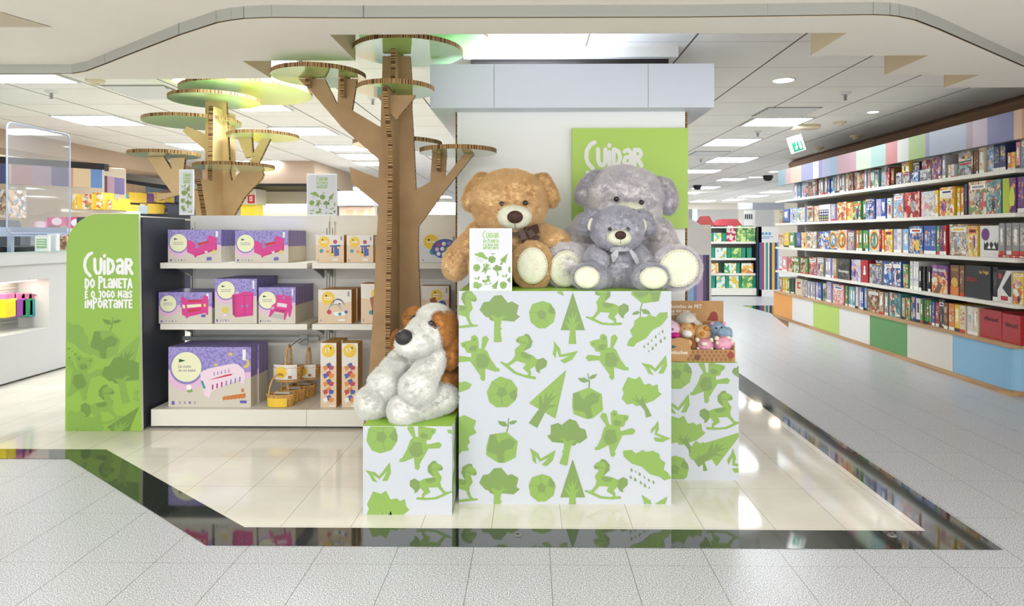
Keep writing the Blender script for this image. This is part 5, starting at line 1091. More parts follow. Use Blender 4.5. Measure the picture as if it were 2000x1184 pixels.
# second shelf
game(1, 2012, 1996, .31, 'black', 's'); game(1, 1995, 1981, .31, 'purple', 's'); game(1, 1980, 1955, .31, 'purple', 'b', [('GOS', .45, .97, .8, .16, LIME)], desc=d_gos, label='black and lime game box with a big green figure and the letters GOS')
game(1, 1953, 1924, .31, 'teal', 'a', label='grey green game box with painted chess like figures next to the lime GOS box'); game(1, 1923, 1886, .315, 'cream', 'a', label='large cream game box with a painted crowd on the second shelf'); game(1, 1884, 1879, .30, 'navy', 's'); game(1, 1877, 1871, .27, 'orange', 's'); game(1, 1870, 1864, .27, 'yellow', 's')
game(1, 1862, 1834, .29, 'yellow', 'a', label='game box with white and blue heading and yellow border on the second shelf'); game(1, 1832, 1825, .27, 'yellow', 's'); game(1, 1823, 1795, .27, 'white', 'a'); game(1, 1793, 1762, .28, 'red', 'a', label='red framed shiny game box on the second shelf'); game(1, 1760, 1741, .28, 'sky')
game(1, 1739, 1730, .24, 'white'); game(1, 1729, 1720, .24, 'blue', 's'); game(1, 1719, 1709, .24, 'lavender', 's'); game(1, 1708, 1690, .25, 'blue'); game(1, 1688, 1681, .24, 'green', 's'); game(1, 1680, 1664, .24, 'green'); game(1, 1663, 1652, .23, 'yellow'); game(1, 1650, 1632, .25, 'orange', 'b', [('GO', .2, .9, .82, .13, GOLD)]); game(1, 1630, 1622, .23, 'lavender', 's')
game(1, 1620, 1598, .24, 'white', 'c', desc=d_dots, label='white game box with navy grid of coins on the second shelf'); game(1, 1597, 1587, .23, 'cream'); game(1, 1586, 1574, .24, 'tan'); game(1, 1572, 1557, .23, 'sky'); game(1, 1556, 1542, .23, 'sky'); game(1, 1541, 1529, .23, 'blue', 's'); game(1, 1528, 1519, .22, 'green'); 
# third shelf
for a_, b_, c_ in ((2012, 2000, 'grey'), (1999, 1986, 'grey'), (1985, 1971, 'grey'), (1970, 1959, 'grey'), (1958, 1948, 'grey')): game(2, a_, b_, .28, c_, 's', z=ROWZ[2] + .03)
game(2, 2010, 1948, .028, 'red', 's')
game(2, 1946, 1909, .29, 'white', 'c', desc=d_castle, label='off white game box with purple disc and black castle on the third shelf'); game(2, 1907, 1888, .29, 'yellow', 'a', label='yellow game box with green loops on the third shelf'); game(2, 1886, 1850, .31, 'tan', 'a', label='large tan game box with painted dancing figures on the third shelf')
game(2, 1848, 1842, .3, 'red', 's'); game(2, 1841, 1834, .3, 'purple', 's'); game(2, 1833, 1827, .3, 'green', 's'); game(2, 1825, 1815, .3, 'blue', 's', [('Hispania', .3, .7, .1, .6, W_)] and None); game(2, 1814, 1800, .3, 'blue', 's'); game(2, 1798, 1771, .3, 'blue', 'a', label='bright blue painted game box beside the red topped blue spines'); game(2, 1770, 1760, .27, 'sky', 's')
game(2, 1759, 1751, .27, 'white', 's'); game(2, 1750, 1743, .27, 'lavender', 's'); game(2, 1741, 1726, .27, 'yellow'); game(2, 1725, 1720, .26, 'orange', 's'); game(2, 1719, 1715, .26, 'red', 's'); game(2, 1714, 1694, .27, 'white', 'b', desc=d_oval('teal'), label='game box with a rainbow oval on the third shelf')
for a_, b_, c_ in ((1693, 1688, 'green'), (1687, 1682, 'green'), (1681, 1675, 'green'), (1674, 1669, 'orange')): game(2, a_, b_, .26, c_, 's')
game(2, 1667, 1655, .25, 'grey'); game(2, 1654, 1635, .27, 'pink', 'b', desc=d_oval('orange'), label='coral game box with an oval picture on the third shelf'); game(2, 1634, 1617, .26, 'blue', 'b', desc=d_oval('sky'), label='blue game box with an oval picture on the third shelf'); game(2, 1615, 1594, .25, 'blue', 'b', [('PARTY', .15, .85, .2, .16, W_)]); game(2, 1592, 1573, .25, 'tan'); game(2, 1572, 1562, .24, 'yellow'); game(2, 1561, 1551, .24, 'blue', 's'); game(2, 1550, 1540, .24, 'green', 's'); game(2, 1539, 1530, .24, 'yellow', 's'); game(2, 1529, 1519, .22, 'cream')
# fourth shelf
for a_, b_ in ((2012, 1997), (1994, 1973)):
    for k in range(2): game(3, a_, b_, .135, 'yellow', 'a', z=ROWZ[3] + k * .137)
game(3, 1972, 1944, .285, 'white', 'c', desc=d_diag, label='white game box with black diagonal squares beside the yellow packs on the fourth shelf'); game(3, 1943, 1933, .31, 'black', 's'); game(3, 1932, 1907, .31, 'black', 'c', T('Las Vegas', GOLD, .74, .14), label='black game box with gold script Las Vegas'); game(3, 1906, 1879, .31, 'black', 'c', T('VEGAS', AM['red'][0], .5, .14), label='black game box with dull red lettering left of the Las Vegas one')
game(3, 1878, 1869, .3, 'brown', 's'); game(3, 1868, 1851, .3, 'brown', 'c', T('CATAN', GOLD, .8, .1), desc=d_sun, label='brown and gold game box lettered CATAN on the fourth shelf'); game(3, 1850, 1819, .29, 'purple', 'b', T('Marrakech', W_, .76, .13), desc=d_arab, label='purple and orange game box lettered Marrakech on the fourth shelf')
for k in range(4): game(3, 1817 - k * 6.2, 1812 - k * 6.2, .26, 'black', 's')
for k in range(3): game(3, 1791.5 - k * 6.6, 1786 - k * 6.6, .31, 'white', 's')
game(3, 1770, 1760, .27, 'green'); game(3, 1758, 1741, .29, 'blue'); game(3, 1740, 1723, .28, 'blue'); game(3, 1721, 1709, .29, 'silver'); game(3, 1707, 1695, .24, 'grey'); game(3, 1694, 1681, .28, 'red', 'c', desc=d_pawn, label='red game box with a white pawn on the fourth shelf'); game(3, 1679, 1661, .28, 'lavender')
game(3, 1659, 1635, .28, 'black', 'b', T('Stratego', W_, .3, .17, .08, .92), label='dark game box lettered Stratego on the fourth shelf'); 
for k in range(4): game(3, 1633 - k * 6.3, 1627.5 - k * 6.3, .27, ['tan', 'silver', 'lavender', 'grey'][k], 's')
game(3, 1607, 1594, .27, 'grey'); game(3, 1593, 1579, .26, 'red'); game(3, 1577, 1571, .24, 'green', 's'); game(3, 1570, 1561, .24, 'red'); game(3, 1560, 1546, .24, 'green'); game(3, 1545, 1537, .24, 'orange'); game(3, 1536, 1527, .24, 'pink', 's'); game(3, 1526, 1519, .23, 'white', 's')
# lowest shelf
VR = mat('virus_black', (50, 20, 30), .4)
game(4, 1990, 1954, .255, 'red', 'c', [('Virus!', .15, .85, .55, .16, VR)], label='red game box lettered Virus at the near end of the lowest shelf'); game(4, 1952, 1910, .265, 'red', 'c', [('Virus!', .15, .85, .6, .16, VR)], label='red game box lettered Virus, second from the near end of the lowest shelf')
for a_, b_, c_ in ((1908, 1898, 'cream'), (1897, 1886, 'white'), (1885, 1874, 'cream'), (1873, 1863, 'yellow'), (1862, 1851, 'orange'), (1850, 1842, 'brown')): game(4, a_, b_, .265, c_, 's')
game(4, 1841, 1830, .29, 'black', 'a'); game(4, 1829, 1822, .25, 'red', 's'); game(4, 1821, 1815, .25, 'blue', 's')
for k in range(4): game(4, 1814 - k * 4.9, 1810 - k * 4.9, .26, 'green', 's')
game(4, 1793.5, 1785, .26, 'white', 's'); game(4, 1784, 1776, .27, 'blue'); game(4, 1774, 1766, .25, 'green'); game(4, 1765, 1759, .24, 'tan', 's'); game(4, 1757, 1735, .28, 'teal'); game(4, 1733, 1726, .27, 'grey', 's'); game(4, 1725, 1717, .27, 'tan', 's'); game(4, 1715, 1692, .28, 'brown')
for k in range(4): game(4, 1690 - k * 5.5, 1685.5 - k * 5.5, .28, ['sky', 'blue', 'lavender', 'white'][k], 's')
for k in range(4): game(4, 1668 - k * 5.2, 1663.6 - k * 5.2, .27, ['teal', 'sky', 'teal', 'green'][k], 's')
game(4, 1645, 1624, .27, 'pink'); game(4, 1622, 1613, .29, 'lavender', 's'); game(4, 1611, 1604, .26, 'green'); game(4, 1603, 1597, .25, 'blue', 's')
for k in range(4): game(4, 1595 - k * 4.6, 1591 - k * 4.6, .25, ['lavender', 'grey', 'lavender', 'silver'][k], 's')
game(4, 1576, 1565, .26, 'grey'); game(4, 1563, 1550, .26, 'cream', 'c', desc=d_cross, label='cream game box with a red bracket sign near the far end of the lowest shelf'); game(4, 1548, 1541, .25, 'black', 's')
for k in range(5): game(4, 1540 - k * 4.4, 1536.2 - k * 4.4, .24, ['green', 'yellow', 'yellow', 'tan', 'green'][k], 's')
# far part of the top shelf: small packages
p = 1736.0; cols0 = ['silver', 'brown', 'teal', 'grey', 'tan', 'lavender', 'silver', 'red', 'white', 'cream']
while p > 1552:
    w_ = rnd.choice([4.5, 6, 8, 11]) * (p - 1400) / 300; c_ = rnd.choice(cols0)
    if 1618 < p < 1626: c_ = 'blue'
    game(0, p, p - w_, rnd.uniform(.21, .27), c_, 's' if w_ < 6 else 'a'); p -= w_ + .8
nmc = {'blue': 'blue', 'navy': 'dark blue', 'sky': 'light blue', 'silver': 'silvery', 'teal': 'grey green', 'tan': 'tan', 'lavender': 'lavender'}
for row, L in SEQ.items():
    L.sort(key=lambda t: t[0])
    for i, (y, o, c_, k_, lb) in enumerate(L):
        if not lb:
            nb = L[i - 1][2] if i else None
            lb = '%s game box, %s out, on the %s bookcase shelf, %s from near end' % (nmc.get(c_, c_), 'spine' if k_ == 's' else 'cover', RN[row], ordi(i + 1))
        tag(o, lb, 'board game', 'board games on the %s bookcase shelf' % RN[row])

# ================================================================== AISLE BACKGROUND
# striped end panel with round top, right of the pillar
def arch_panel(x0, x1, yt, yb, Y, ys, stripes, label, rad, right=True, txt=None):
    a = W(x0, yb, Y); b = W(x1, yt, Y); a.z = 0; m = MB(); r = rad
    P = [(a.x, 0), (b.x, 0)] + [(b.x - r + r * math.cos(t), b.z - r + r * math.sin(t)) for t in [k * math.pi / 16 for k in range(9)]] + [(a.x, b.z)]
    m.prism([(x, Y, z) for x, z in P], (0, .03, 0), mat('panel_warm_white', (224, 220, 216), .4))
    z1_ = W(x0, ys[0], Y).z; z0_ = W(x0, ys[1], Y).z if ys[1] else .08; n = sum(s[0] for s in stripes); cur = a.x + .02; ww = (b.x - a.x - .04) / n
    for s in stripes:
        m.quad([(cur, Y - .002, z0_), (cur + ww * s[0], Y - .002, z0_), (cur + ww * s[0], Y - .002, z1_), (cur, Y - .002, z1_)], mat('stripe_%d_%d_%d' % s[1], s[1], .4)); cur += ww * s[0]
    if txt: txt(m, Y)
    return tag(m.build('striped_sign'), label, 'sign panel')
ST1 = [(3, (230, 170, 80)), (1, (90, 80, 60)), (2, (50, 70, 150)), (1, (220, 225, 235)), (1, (60, 80, 160)), (2, (150, 180, 215)), (1, (120, 130, 190)), (2, (180, 150, 190)), (1, (90, 70, 120)), (1, (50, 44, 60))]
arch_panel(1290, 1389, 426, 720, 7.0, (498, None), ST1, 'white end panel with rounded shoulder and coloured stripes behind the grey bear foot', .3)
m = MB(); a = W(1389, 500, 7.03); m.box((W(1290, 500, 7).x, 7.031, 0), (a.x, 7.9, 1.50), WS); tag(m.build('shelf_unit'), 'white shelf gondola side behind the striped end panel right of the pillar', 'shelf unit')
Yg = 15.3; gx0, gx1 = W(1385, 500, Yg).x, W(1476, 500, Yg).x
ge = empty('shelf_unit', ((gx0 + gx1) / 2, Yg + .4, 0), 'far white shelf bay of green toy boxes at the end of the aisle', 'shelf unit')
gz = [W(1400, y, Yg).z for y in (472, 504, 534, 563)]
m = MB(); m.box((gx0, Yg + .4, 0), (gx1, Yg + .44, W(1400, 443, Yg).z), mat('case_back2', (170, 168, 160), .6)); m.build('back_panel', ge)
m = MB(); m.box((gx0, Yg - .05, .02), (gx1, Yg + .4, gz[3]), WS); m.build('base_deck', ge)
for z in gz[:3]: m = MB(); m.box((gx0, Yg, z - .05), (gx1, Yg + .4, z), WS); m.build('shelf', ge)
m = MB(); m.box((gx0, Yg, W(1400, 443, Yg).z - .03), (gx1, Yg + .4, W(1400, 443, Yg).z), WS); m.build('top_board', ge)
m = MB(); m.box((gx1 + .02, Yg - .1, 0), (gx1 + .1, Yg + .5, W(1400, 443, Yg).z), DARK); m.build('side_panel', ge)
GB_ = [(0, [(1387, 1393, 0), (1394, 1409, 1), (1410, 1418, 0), (1419, 1438, 2), (1439, 1457, 3), (1458, 1475, 3)], 17), (1, [(1390, 1396, 0), (1397, 1419, 1), (1420, 1427, 0), (1428, 1448, 3), (1449, 1456, 0), (1459, 1468, 0)], 20), (2, [(1389, 1403, 4), (1415, 1438, 5), (1439, 1445, 0), (1448, 1471, 4)], 20), (3, [(1390, 1397, 0), (1399, 1416, 1), (1417, 1423, 0), (1424, 1443, 1), (1444, 1448, 0), (1449, 1470, 3), (1471, 1476, 0)], 24)]
GC = [('teal green', mat('gb_teal', (30, 140, 110), .4)), ('white and green', art('gb_white', [(230, 232, 226), (120, 190, 160), (226, 200, 80), (230, 232, 226)], 9)), ('red', art('gb_red', [(200, 60, 80), (230, 200, 190), (170, 40, 70)], 9)), ('leaf green', art('gb_leaf', [(120, 180, 90), (210, 220, 140), (70, 150, 80)], 9)), ('yellow orange', art('gb_yel', [(240, 190, 80), (236, 236, 220), (220, 130, 60)], 9)), ('white and yellow', art('gb_wy', [(236, 236, 226), (230, 200, 60), (236, 236, 226), (90, 170, 110)], 9))]
for ri, L, hp in GB_:
    for k, (x0, x1, c) in enumerate(L):
        a = W(x0, 500, Yg + .02); b = W(x1, 500, Yg + .02); h = hp / F * Yg
        for st in ([0, 1] if ri == 0 and k > 2 else [0]):
            hh = h * (1 if not (ri == 0 and k > 2) else .92)
            m = MB(); z = gz[ri] + .001 + st * hh; m.box((a.x, Yg + .02, z), (b.x, Yg + .25, z + hh - .004), GC[0][1], {'y-': GC[c][1]})
            tag(m.build('toy_box'), '%s toy box, %s shelf of far aisle bay, %s from left%s' % (GC[c][0], RN[ri], ordi(k + 1), ', upper one' if st else ''), 'toy box', 'toy boxes in the far aisle bay')
ST2 = [(2, (60, 90, 140)), (2, (170, 60, 80)), (1, (230, 225, 210)), (2, (60, 150, 140)), (1, (230, 225, 210)), (2, (40, 50, 90)), (2, (226, 180, 60)), (2, (50, 60, 110)), (1, (120, 160, 210))]
def tx2(m, Y):
    f = front(Y - .003); bl = mat('print_sky', (70, 150, 200), .4)
    for k in range(3): pp(m, f, [(1488 + k * 6.5, 454), (1492.5 + k * 6.5, 454), (1492.5 + k * 6.5, 459), (1488 + k * 6.5, 459)], bl, 1)
    for k in range(2): pp(m, f, [(1488, 462 + k * 3), (1510 - k * 7, 462 + k * 3), (1510 - k * 7, 463.3 + k * 3), (1488, 463.3 + k * 3)], bl, 1)
arch_panel(1481, 1522, 443, 578, 15.2, (474, 566), ST2, 'far white end panel with thin coloured stripes by the bookcase end', .12, txt=tx2)
# toys and roofs on top, far walls
for x0, x1, yt, yb, lb, c in ((1362, 1396, 422, 441, 'dark red toy house roof on the far gondola', (150, 60, 56)), (1396, 1450, 428, 441, 'wide red toy roof on the far gondola', (190, 70, 80))):
    a = W(x0, yb, 15.4); b = W(x1, yt, 15.4); m = MB(); m.prism([(a.x, 15.4, 1.6), (b.x, 15.4, 1.6), (b.x - .12, 15.4, b.z), (a.x + .15, 15.4, b.z)], (0, .35, 0), mat('roof_%d' % x0, c, .5)); m.box((a.x + .05, 15.42, 1.577), (b.x - .05, 15.7, 1.6), mat('roof_wall', (120, 60, 50), .5)); tag(m.build('toy_house'), lb, 'toy house')
def slab(x0, x1, yt, yb, Y, c, name, label, d=.4, cat=None, floor=True, z0=None):
    a = W(x0, yb, Y); b = W(x1, yt, Y); m = MB(); m.box((a.x, Y, 0 if floor else a.z), (b.x, Y + d, b.z), mat('slab_%d_%d_%d' % c, c, .6)); o = m.build(name)
    if cat: tag(o, label, cat)
    else: tag(o, label, 'wall', kind='structure')
    return o
slab(1330, 1442, 409, 470, 22, (196, 192, 186), 'wall_end', 'grey far wall above the toy shelves')
slab(1475, 1512, 409, 440, 20.5, (206, 204, 200), 'wall_column', 'pale far pillar behind the aisle end', floor=True)
slab(1442, 1470, 396, 409, 18, (226, 228, 230), 'hanging_sign', 'blank white box sign hanging at the end of the aisle', .1, 'sign', False)
slab(1470, 1532, 396, 409, 18.4, (168, 170, 178), 'wall_header', 'grey header at the end of the aisle', .2, None, False)
slab(1453, 1470, 411, 440, 18, (214, 214, 210), 'shop_notice', 'white notice board with dark figures at the end of the aisle', .1, 'sign', True)
slab(1352, 1362, 408, 436, 18, (220, 222, 226), 'wall_pier', 'pale pier far right of the pillar')
m = MB()
for k in range(4): 
    q = W(1455 + k * 4, 424, 17.98); m.box((q.x, 17.98, q.z - .05), (q.x + .03, 17.99, q.z + .08), BLK)
tag(m.build('notice_print'), 'row of dark figures printed on the far notice board', 'print')
# ================================================================== LEFT: COUNTER, SCREEN, FAR SHELVES
XC = -4.86; ct = 1.225; yc0 = 3.2; yc1 = 7.6
CW = mat('counter_white', (206, 206, 206), .3)
ce = empty('service_counter', (XC - .4, 5.5, 0), 'white service counter with lit niche behind the green end panel', 'counter')
yn0, yn1 = XP(-60, XC), XP(104, XC); yn0, yn1 = 5.4, 6.72; zn0, zn1 = .46, .955
m = MB()
m.box((XC - .8, yc0, .02), (XC, yn0, 1.11), CW); m.box((XC - .8, yn1, .02), (XC, yc1, 1.11), CW); m.box((XC - .8, yn0, .02), (XC, yn1, zn0), CW); m.box((XC - .8, yn0, zn1), (XC, yn1, 1.11), CW); m.box((XC - .8, yn0, zn0), (XC - .32, yn1, zn1), CW)
m.build('counter_body', ce)
m = MB(); m.box((XC - .82, yc0, 1.11), (XC + .025, yc1, ct), CW); m.build('worktop', ce)
m = MB(); m.box((XC - .82, yc0, ct), (XC + .03, yc1, ct + .008), mat('glass_top', (190, 214, 210), .05)); m.build('glass_plate', ce)
m = MB()
for k in range(14): z = zn0 + .03 + k * .033; m.box((XC - .318, yn0 + .01, z), (XC - .31, yn1 - .02, z + .02), mat('slat_grey', (176, 178, 170), .4))
m.build('slatwall', ce)
m = MB(); m.box((XC - .25, yn0 + .1, zn1 - .012), (XC - .05, yn1 - .1, zn1 - .002), mat('niche_lamp', (255, 250, 230), .5, emit=3)); m.build('niche_light', ce)
TCOL = [('yellow', (240, 220, 40)), ('violet', (150, 70, 170)), ('green', (20, 150, 100)), ('turquoise', (60, 170, 190)), ('yellow', (236, 224, 40))]
for k, (n_, c) in enumerate(TCOL):
    y = XP([10, 28, 42, 56, 70][k], XC - .2); z = .72 - .01 * k
    if True:
        e = empty('modelling_clay_pack', (XC - .2, y, z - .12), n_ + ' wrapped pack hanging in the counter niche, %s from the left' % ordi(k + 1), 'toy pack')
        m = MB(); m.box((XC - .22, y - .07, z - .12), (XC - .14, y + .08, z + .06), mat('pack_' + n_, c, .15)); m.build('pack', e, bevel=.012)
        m = MB(); m.box((XC - .23, y - .06, z + .055), (XC - .15, y + .07, z + .11), mat('pack_card', (236, 120, 170), .2)); m.build('header_card', e)
        m = MB(); m.tube([(XC - .31, y, z + .1), (XC - .12, y, z + .1)], .004, GREY, 6); m.build('peg', e)
# clear screen
GL = bpy.data.materials.new('clear_acrylic'); GL.use_nodes = True; t, N, L, b = nt(GL)
b.inputs['Base Color'].default_value = (.5, .52, .56, 1); b.inputs['Roughness'].default_value = .02; b.inputs['Alpha'].default_value = .2; b.inputs['Coat Weight'].default_value = .3
GE = mat('acrylic_rim', (170, 182, 206), .2)
ya, yb_ = XP(14, -4.95), XP(137, -4.95); zt_, zb_ = 2.47, 1.41
se = empty('clear_screen', (-4.95, (ya + yb_) / 2, zb_), 'clear acrylic protective screen above the service counter', 'screen')
def rr(y0, y1, z0, z1, r):
    out = []
    for cy, cz, a0 in ((y1 - r, z1 - r, 0), (y0 + r, z1 - r, 90), (y0 + r, z0 + r, 180), (y1 - r, z0 + r, 270)):
        for k in range(5): a_ = R(a0 + k * 22.5); out.append((cy + r * math.cos(a_), cz + r * math.sin(a_)))
    return out
m = MB(); m.prism([(-4.95, y, z) for y, z in rr(ya, yb_, zb_, zt_, .06)], (-.006, 0, 0), GL); m.build('sheet', se)
m = MB(); q = [(-4.953, y, z) for y, z in rr(ya, yb_, zb_, zt_, .06)]; m.tube(q + [q[0]], .008, GE, 6); m.build('rim', se)
m = MB(); m.box((-5.1, ya + .06, zb_ - .03), (-4.956, yb_ - .04, zb_ + .06), GE); m.build('foot_fold', se)
for y_ in (ya + .1, yb_ - .2):
    m = MB(); m.box((-5.03, y_, ct + .009), (-4.99, y_ + .04, zb_), GE); m.build('support', se)
# things on the counter
e = empty('cash_register', (-5.25, XP(20, -5.2), ct + .009), 'dark cash till with tilted screen at the left end of the counter', 'till')
y = XP(20, -5.2); m = MB(); m.box((-5.45, y - .5, ct + .009), (-5.05, y + .16, ct + .06), BLACK); m.build('base', e, bevel=.01)
m = MB(); m.prism([(-5.35, y - .3, ct + .06), (-5.2, y - .3, ct + .06), (-5.3, y - .3, ct + .32), (-5.38, y - .3, ct + .32)], (0, .55, 0), DARK); m.build('screen', e)
for px0, px1, yt, yb, lb, c in ((40, 60, 457, 492, 'white leaflet holder on the counter left of the green notice', (226, 226, 228)), (92, 110, 457, 492, 'white leaflet holder on the counter right of the green notice', (228, 228, 230))):
    a = W(px0, yb, 6.75); b = W(px1, yt, 6.75); m = MB(); m.box((a.x, 6.75, ct + .009), (b.x, 6.8, b.z), mat('leaf_%d' % px0, c, .4)); m.box((a.x + .01, 6.745, ct + .03), (b.x - .01, 6.75, b.z - .02), mat('leaf_print', (206, 208, 216), .4)); tag(m.build('leaflet_holder'), lb, 'leaflet holder')
a = W(68, 490, 6.6); b = W(95, 461, 6.6); m = MB(); m.box((a.x, 6.6, ct + .009), (b.x, 6.63, b.z), mat('notice_white', (230, 236, 230), .4)); m.box((a.x + .02, 6.596, ct + .04), (b.x - .02, 6.6, b.z - .03), mat('notice_green', (150, 190, 140), .4))
for k in range(5): m.box((a.x + .03, 6.594, ct + .06 + k * .025), (b.x - .03, 6.596, ct + .068 + k * .025), TXT)
tag(m.build('counter_notice'), 'small green and white notice standing on the counter', 'notice')
# far left shelving: fascia A (angled), fascia B
def seg_board(p0, Y0, p1, Y1, z0, z1, cols, name, label):
    a = W(p0, 458, Y0); b = W(p1, 458, Y1); d = b - a; m = MB(); n = sum(c[0] for c in cols); cur = 0
    nrm = Vector((d.y, -d.x, 0)).normalized() * -.04
    if nrm.y < 0: nrm = -nrm
    for w_, c in cols:
        s0 = a + d * (cur / n); s1 = a + d * ((cur + w_) / n); cur += w_
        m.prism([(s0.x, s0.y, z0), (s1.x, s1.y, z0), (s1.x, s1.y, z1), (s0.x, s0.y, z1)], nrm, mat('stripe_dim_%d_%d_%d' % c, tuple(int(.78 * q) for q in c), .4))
    return tag(m.build(name), label, 'fascia')
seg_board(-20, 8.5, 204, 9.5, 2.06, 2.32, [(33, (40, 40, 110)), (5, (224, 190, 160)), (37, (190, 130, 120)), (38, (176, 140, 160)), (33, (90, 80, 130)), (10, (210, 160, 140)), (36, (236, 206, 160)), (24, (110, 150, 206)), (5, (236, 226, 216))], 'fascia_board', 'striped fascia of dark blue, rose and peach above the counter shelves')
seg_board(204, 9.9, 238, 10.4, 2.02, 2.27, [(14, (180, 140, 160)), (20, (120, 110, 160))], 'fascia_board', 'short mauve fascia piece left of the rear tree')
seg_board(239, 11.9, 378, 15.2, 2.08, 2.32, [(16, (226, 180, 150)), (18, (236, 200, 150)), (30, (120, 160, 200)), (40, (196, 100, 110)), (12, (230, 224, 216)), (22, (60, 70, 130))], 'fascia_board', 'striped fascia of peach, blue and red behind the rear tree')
m = MB(); a = W(-20, 458, 8.6); b = W(204, 458, 9.6); m.prism([(a.x, a.y, 2.32), (b.x, b.y, 2.32), (b.x, b.y, 2.42), (a.x, a.y, 2.42)], (0, .1, 0), GAP_SHADE)  # shade over the fascia, built as a dark slab
o = m.build('trim_gap_shade'); tag(o, 'dark strip painted as the shade above the striped fascia', 'trim', kind='structure')
m = MB(); a = W(-60, 458, 9.1); b = W(239, 458, 10.9); m.prism([(a.x, a.y, 0), (b.x, b.y, 0), (b.x, b.y, 2.47), (a.x, a.y, 2.47)], (0, .1, 0), mat('cream_wall', (196, 180, 154), .6)); tag(m.build('wall_shelving'), 'cream back wall of the far left shelves', 'wall', kind='structure')
m = MB(); a = W(236, 458, 12.6); b = W(420, 458, 16.5); m.prism([(a.x, a.y, 0), (b.x, b.y, 0), (b.x, b.y, 2.45), (a.x, a.y, 2.45)], (0, .1, 0), mat('dark_case', (70, 70, 90), .6)); tag(m.build('wall_shelving'), 'dark back of the far shelves behind the rear tree', 'wall', kind='structure')
# toys on the far left shelves
e = empty('wall_shelf', (W(170, 406, 9.4).x, 9.4, W(170, 406, 9.4).z), 'white wall shelf carrying yellow boxes behind the green end panel', 'shelf')
a = W(120, 408, 9.2); b = W(236, 404, 9.9); m = MB(); m.prism([(a.x, a.y, a.z - .04), (b.x, b.y, a.z - .04), (b.x, b.y, a.z + .0), (a.x, a.y, a.z + .0)], (0, .5, 0), WS); m.build('board', e); zs = a.z
LB_ = [(141, 152, 30, 9.3, 'yellow'), (152, 180, 30, 9.4, 'cream'), (181, 203, 34, 9.5, 'yellow'), (204, 220, 20, 9.6, 'orange'), (221, 236, 24, 9.8, 'yellow')]
for k, (x0, x1, hp, Y, c) in enumerate(LB_):
    a = W(x0, 400, Y); b = W(x1, 400, Y); m = MB(); m.box((a.x, Y, zs + .001), (b.x - .01, Y + .25, zs + hp / F * Y), AM['yellow'][0], {'y-': AM[c][1]}); tag(m.build('toy_box'), '%s building toy box on the wall shelf, %s from the left' % (c, ordi(k + 1)), 'toy box', 'yellow boxes on the far wall shelf')
m = MB(); 
for rix, (yt, yb, x0, x1) in enumerate(((375, 395, 214, 350), (397, 417, 216, 350))):
    x = x0; k = 0
    while x < x1:
        w_ = rnd.choice([14, 18, 22]); Y = 11.2 + (x - 214) * .02; c = ['teal', 'yellow', 'sky', 'purple', 'yellow', 'navy', 'navy', 'blue'][min(7, int((x - 214) / 17))] if rnd.random() < .8 else 'yellow'
        a = W(x, yb, Y); b = W(min(x + w_, x1), yt + rnd.uniform(0, 4), Y); mm = MB(); mm.box((a.x, Y, a.z), (b.x - .02, Y + .3, b.z), AM[c][0], {'y-': AM[c][2]})
        tag(mm.build('toy_box'), '%s boxed toy, %s far shelf left of rear tree, %s from left' % (nmc.get(c, c), ['upper', 'lower'][rix], ordi(k + 1)), 'toy box', 'boxed toys on the far shelves'); x += w_ + 1; k += 1
for z_, lb in ((396, 'upper'), (418, 'lower')):
    a = W(214, z_, 11.15); b = W(352, z_, 14.2); m = MB(); b.z = a.z; m.prism([(a.x, a.y, a.z - .045), (b.x, b.y, a.z - .045), (b.x, b.y, a.z - .002), (a.x, a.y, a.z - .002)], (0, .5, 0), WS); tag(m.build('wall_shelf'), lb + ' white wall shelf of boxed toys left of the rear tree', 'shelf')
for k, (x0, x1, yt, yb, c, lb) in enumerate(((92, 130, 424, 441, (206, 60, 130), 'hot pink doll box seen through the clear screen'), (132, 166, 424, 446, (200, 70, 120), 'pink doll box above the green end panel corner'), (66, 92, 432, 446, (236, 150, 190), 'pale pink doll box at the left behind the screen'))):
    a = W(x0, yb, 8.8); b = W(x1, yt, 8.8); m = MB(); m.box((a.x, 8.8, a.z), (b.x, 9.05, b.z), mat('doll_%d' % k, c, .35)); cx = (a.x + b.x) / 2; m.ngon([(cx + .07 * math.cos(t), 8.799, (a.z + b.z) / 2 + .05 * math.sin(t)) for t in [q * math.pi / 8 for q in range(16)]], LPK); tag(m.build('toy_box'), lb, 'toy box')
a = W(-10, 446, 8.75); b = W(180, 446, 8.75); m = MB(); m.box((a.x, 8.72, a.z - .05), (b.x, 9.08, a.z - .001), WS); tag(m.build('wall_shelf'), 'white wall shelf of pink doll boxes behind the counter', 'shelf')
for k, (x0, x1, yt, yb, c, lb) in enumerate(((0, 16, 370, 425, (190, 150, 130), 'tall brown picture box at the left edge behind the screen'), (0, 40, 455, 490, (150, 110, 90), 'brown soft toys basket behind the till'), (112, 130, 458, 493, (130, 96, 80), 'basket of small brown toys right of the leaflets'))):
    a = W(x0, yb, 8.3); b = W(x1, yt, 8.3); m = MB(); m.box((a.x, 8.3, 0 if k else a.z), (b.x, 8.6, b.z), AM['brown'][2] if k else AM['tan'][1]); tag(m.build('toy_display'), lb, 'display')
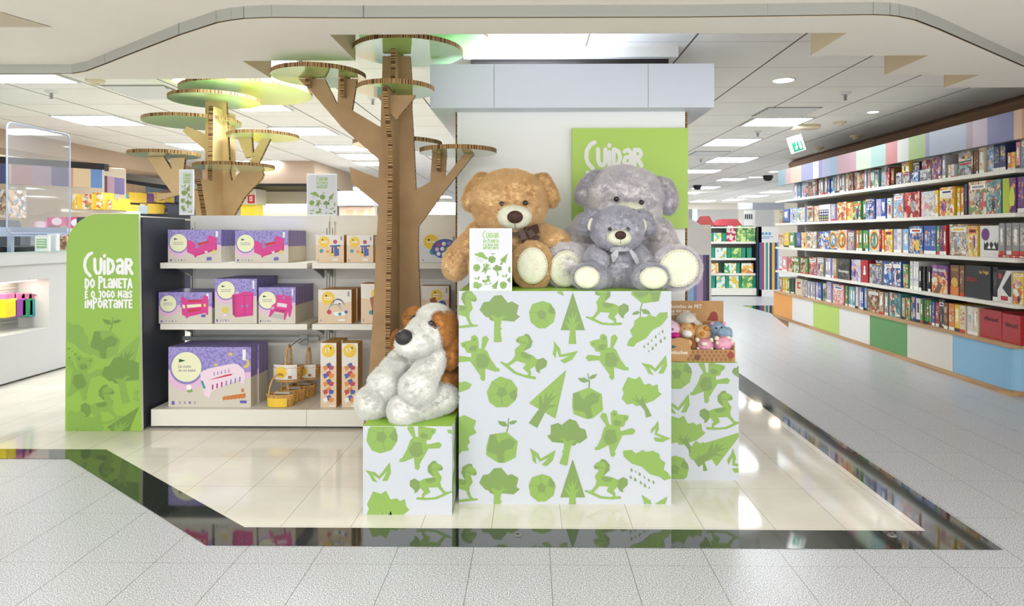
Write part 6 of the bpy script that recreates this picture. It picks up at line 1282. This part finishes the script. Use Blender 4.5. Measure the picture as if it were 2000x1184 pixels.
# yellow lit corner and cabinets in the back centre
YE = mat('yellow_wall', (244, 220, 60), .5)
m = MB(); a = W(470, 458, 13.0); b = W(498, 458, 13.0); m.box((a.x, 13, 0), (b.x, 13.4, 1.98), YE); tag(m.build('wall_yellow'), 'yellow pier behind the rear tree', 'wall', kind='structure')
a = W(498, 458, 14.5); b = W(605, 458, 14.5); m = MB(); m.box((a.x, 14.5, 0), (b.x, 14.6, 2.03), mat('cream_yellow', (250, 240, 170), .5)); tag(m.build('wall_alcove'), 'pale yellow lit alcove wall', 'wall', kind='structure')
m = MB(); m.box((a.x + .05, 14.3, 2.03), (b.x, 14.45, 2.05), mat('alcove_lamp', (255, 246, 180), .5, emit=9)); tag(m.build('strip_light'), 'warm strip lamp under the cream pelmet of the yellow alcove', 'lamp')
m = MB(); m.box((a.x - .1, 14.2, 2.05), (b.x, 14.6, 2.32), mat('cream_pelmet', (216, 206, 186), .5)); tag(m.build('wall_pelmet'), 'cream pelmet above the yellow alcove', 'wall', kind='structure')
a = W(472, 458, 12.9); m = MB(); m.box((a.x, 12.9, 1.98), (W(500, 458, 12.9).x, 13.4, 2.28), mat('cream_pelmet', (216, 206, 186), .5)); tag(m.build('wall_pelmet'), 'cream block above the yellow pier', 'wall', kind='structure')
a = W(484, 397, 12.88); b = W(497, 381, 12.88); m = MB(); m.box((a.x, 12.87, a.z), (b.x, 12.9, b.z), mat('fire_red', (190, 44, 40), .4)); m.box((a.x + .04, 12.866, a.z + .04), (b.x - .04, 12.87, b.z - .03), TXT); m.box((a.x + .055, 12.864, a.z + .055), (b.x - .055, 12.866, b.z - .05), mat('fire_red', (190, 44, 40), .4)); tag(m.build('fire_sign'), 'small red fire equipment sign above the yellow pier', 'sign')
a = W(440, 374, 12.5); b = W(602, 371, 12.5); m = MB(); m.box((a.x, 12.6, 2.31), (b.x, 15.2, 2.36), GAP_SHADE); tag(m.build('trim_band_shade'), 'dark slab painted as the shade above the yellow alcove', 'trim', kind='structure')  # dark slab put in for the shade between pelmet and soffit
m = MB(); m.box((W(380, 458, 12.4).x, 12.7, 2.36), (W(604, 458, 12.4).x, 15.5, HC), mat('tan_bulkhead', (196, 172, 148), .7)); tag(m.build('wall_soffit'), 'tan dropped soffit over the yellow alcove', 'wall', kind='structure')
a = W(655, 458, 13.5); b = W(728, 458, 13.5); m = MB(); m.box((a.x, 13.5, 1.98), (b.x, 14.0, 2.28), mat('pelmet_grey', (206, 206, 204), .5)); tag(m.build('wall_header'), 'pale grey header behind the small sign', 'wall', kind='structure')
m = MB(); m.box((a.x + .05, 13.6, 0), (b.x, 13.9, 1.97), mat('poster_wall', (226, 196, 170), .5))
for k in range(3): q = a.x + .2 + k * .22; m.box((q, 13.59, 1.5), (q + .14, 13.6, 1.9), mat('poster_warm', (232, 176, 140), .5))
tag(m.build('cosmetics_cabinet'), 'warm beige cabinet with portrait posters left of the front trunk', 'cabinet')
a = W(724, 458, 14); m = MB(); m.box((a.x, 14.2, 0), (a.x + .35, 14.4, 1.95), mat('blue_board', (60, 130, 160), .5)); tag(m.build('blue_panel'), 'small blue board just left of the front trunk', 'panel')
a = W(840, 458, 17); b = W(893, 458, 17); m = MB(); m.box((a.x - .6, 17, 0), (b.x + .8, 17.3, 1.9), mat('white_partition', (226, 224, 220), .5)); tag(m.build('wall_partition'), 'white partition seen between the front tree and the pillar', 'wall', kind='structure')
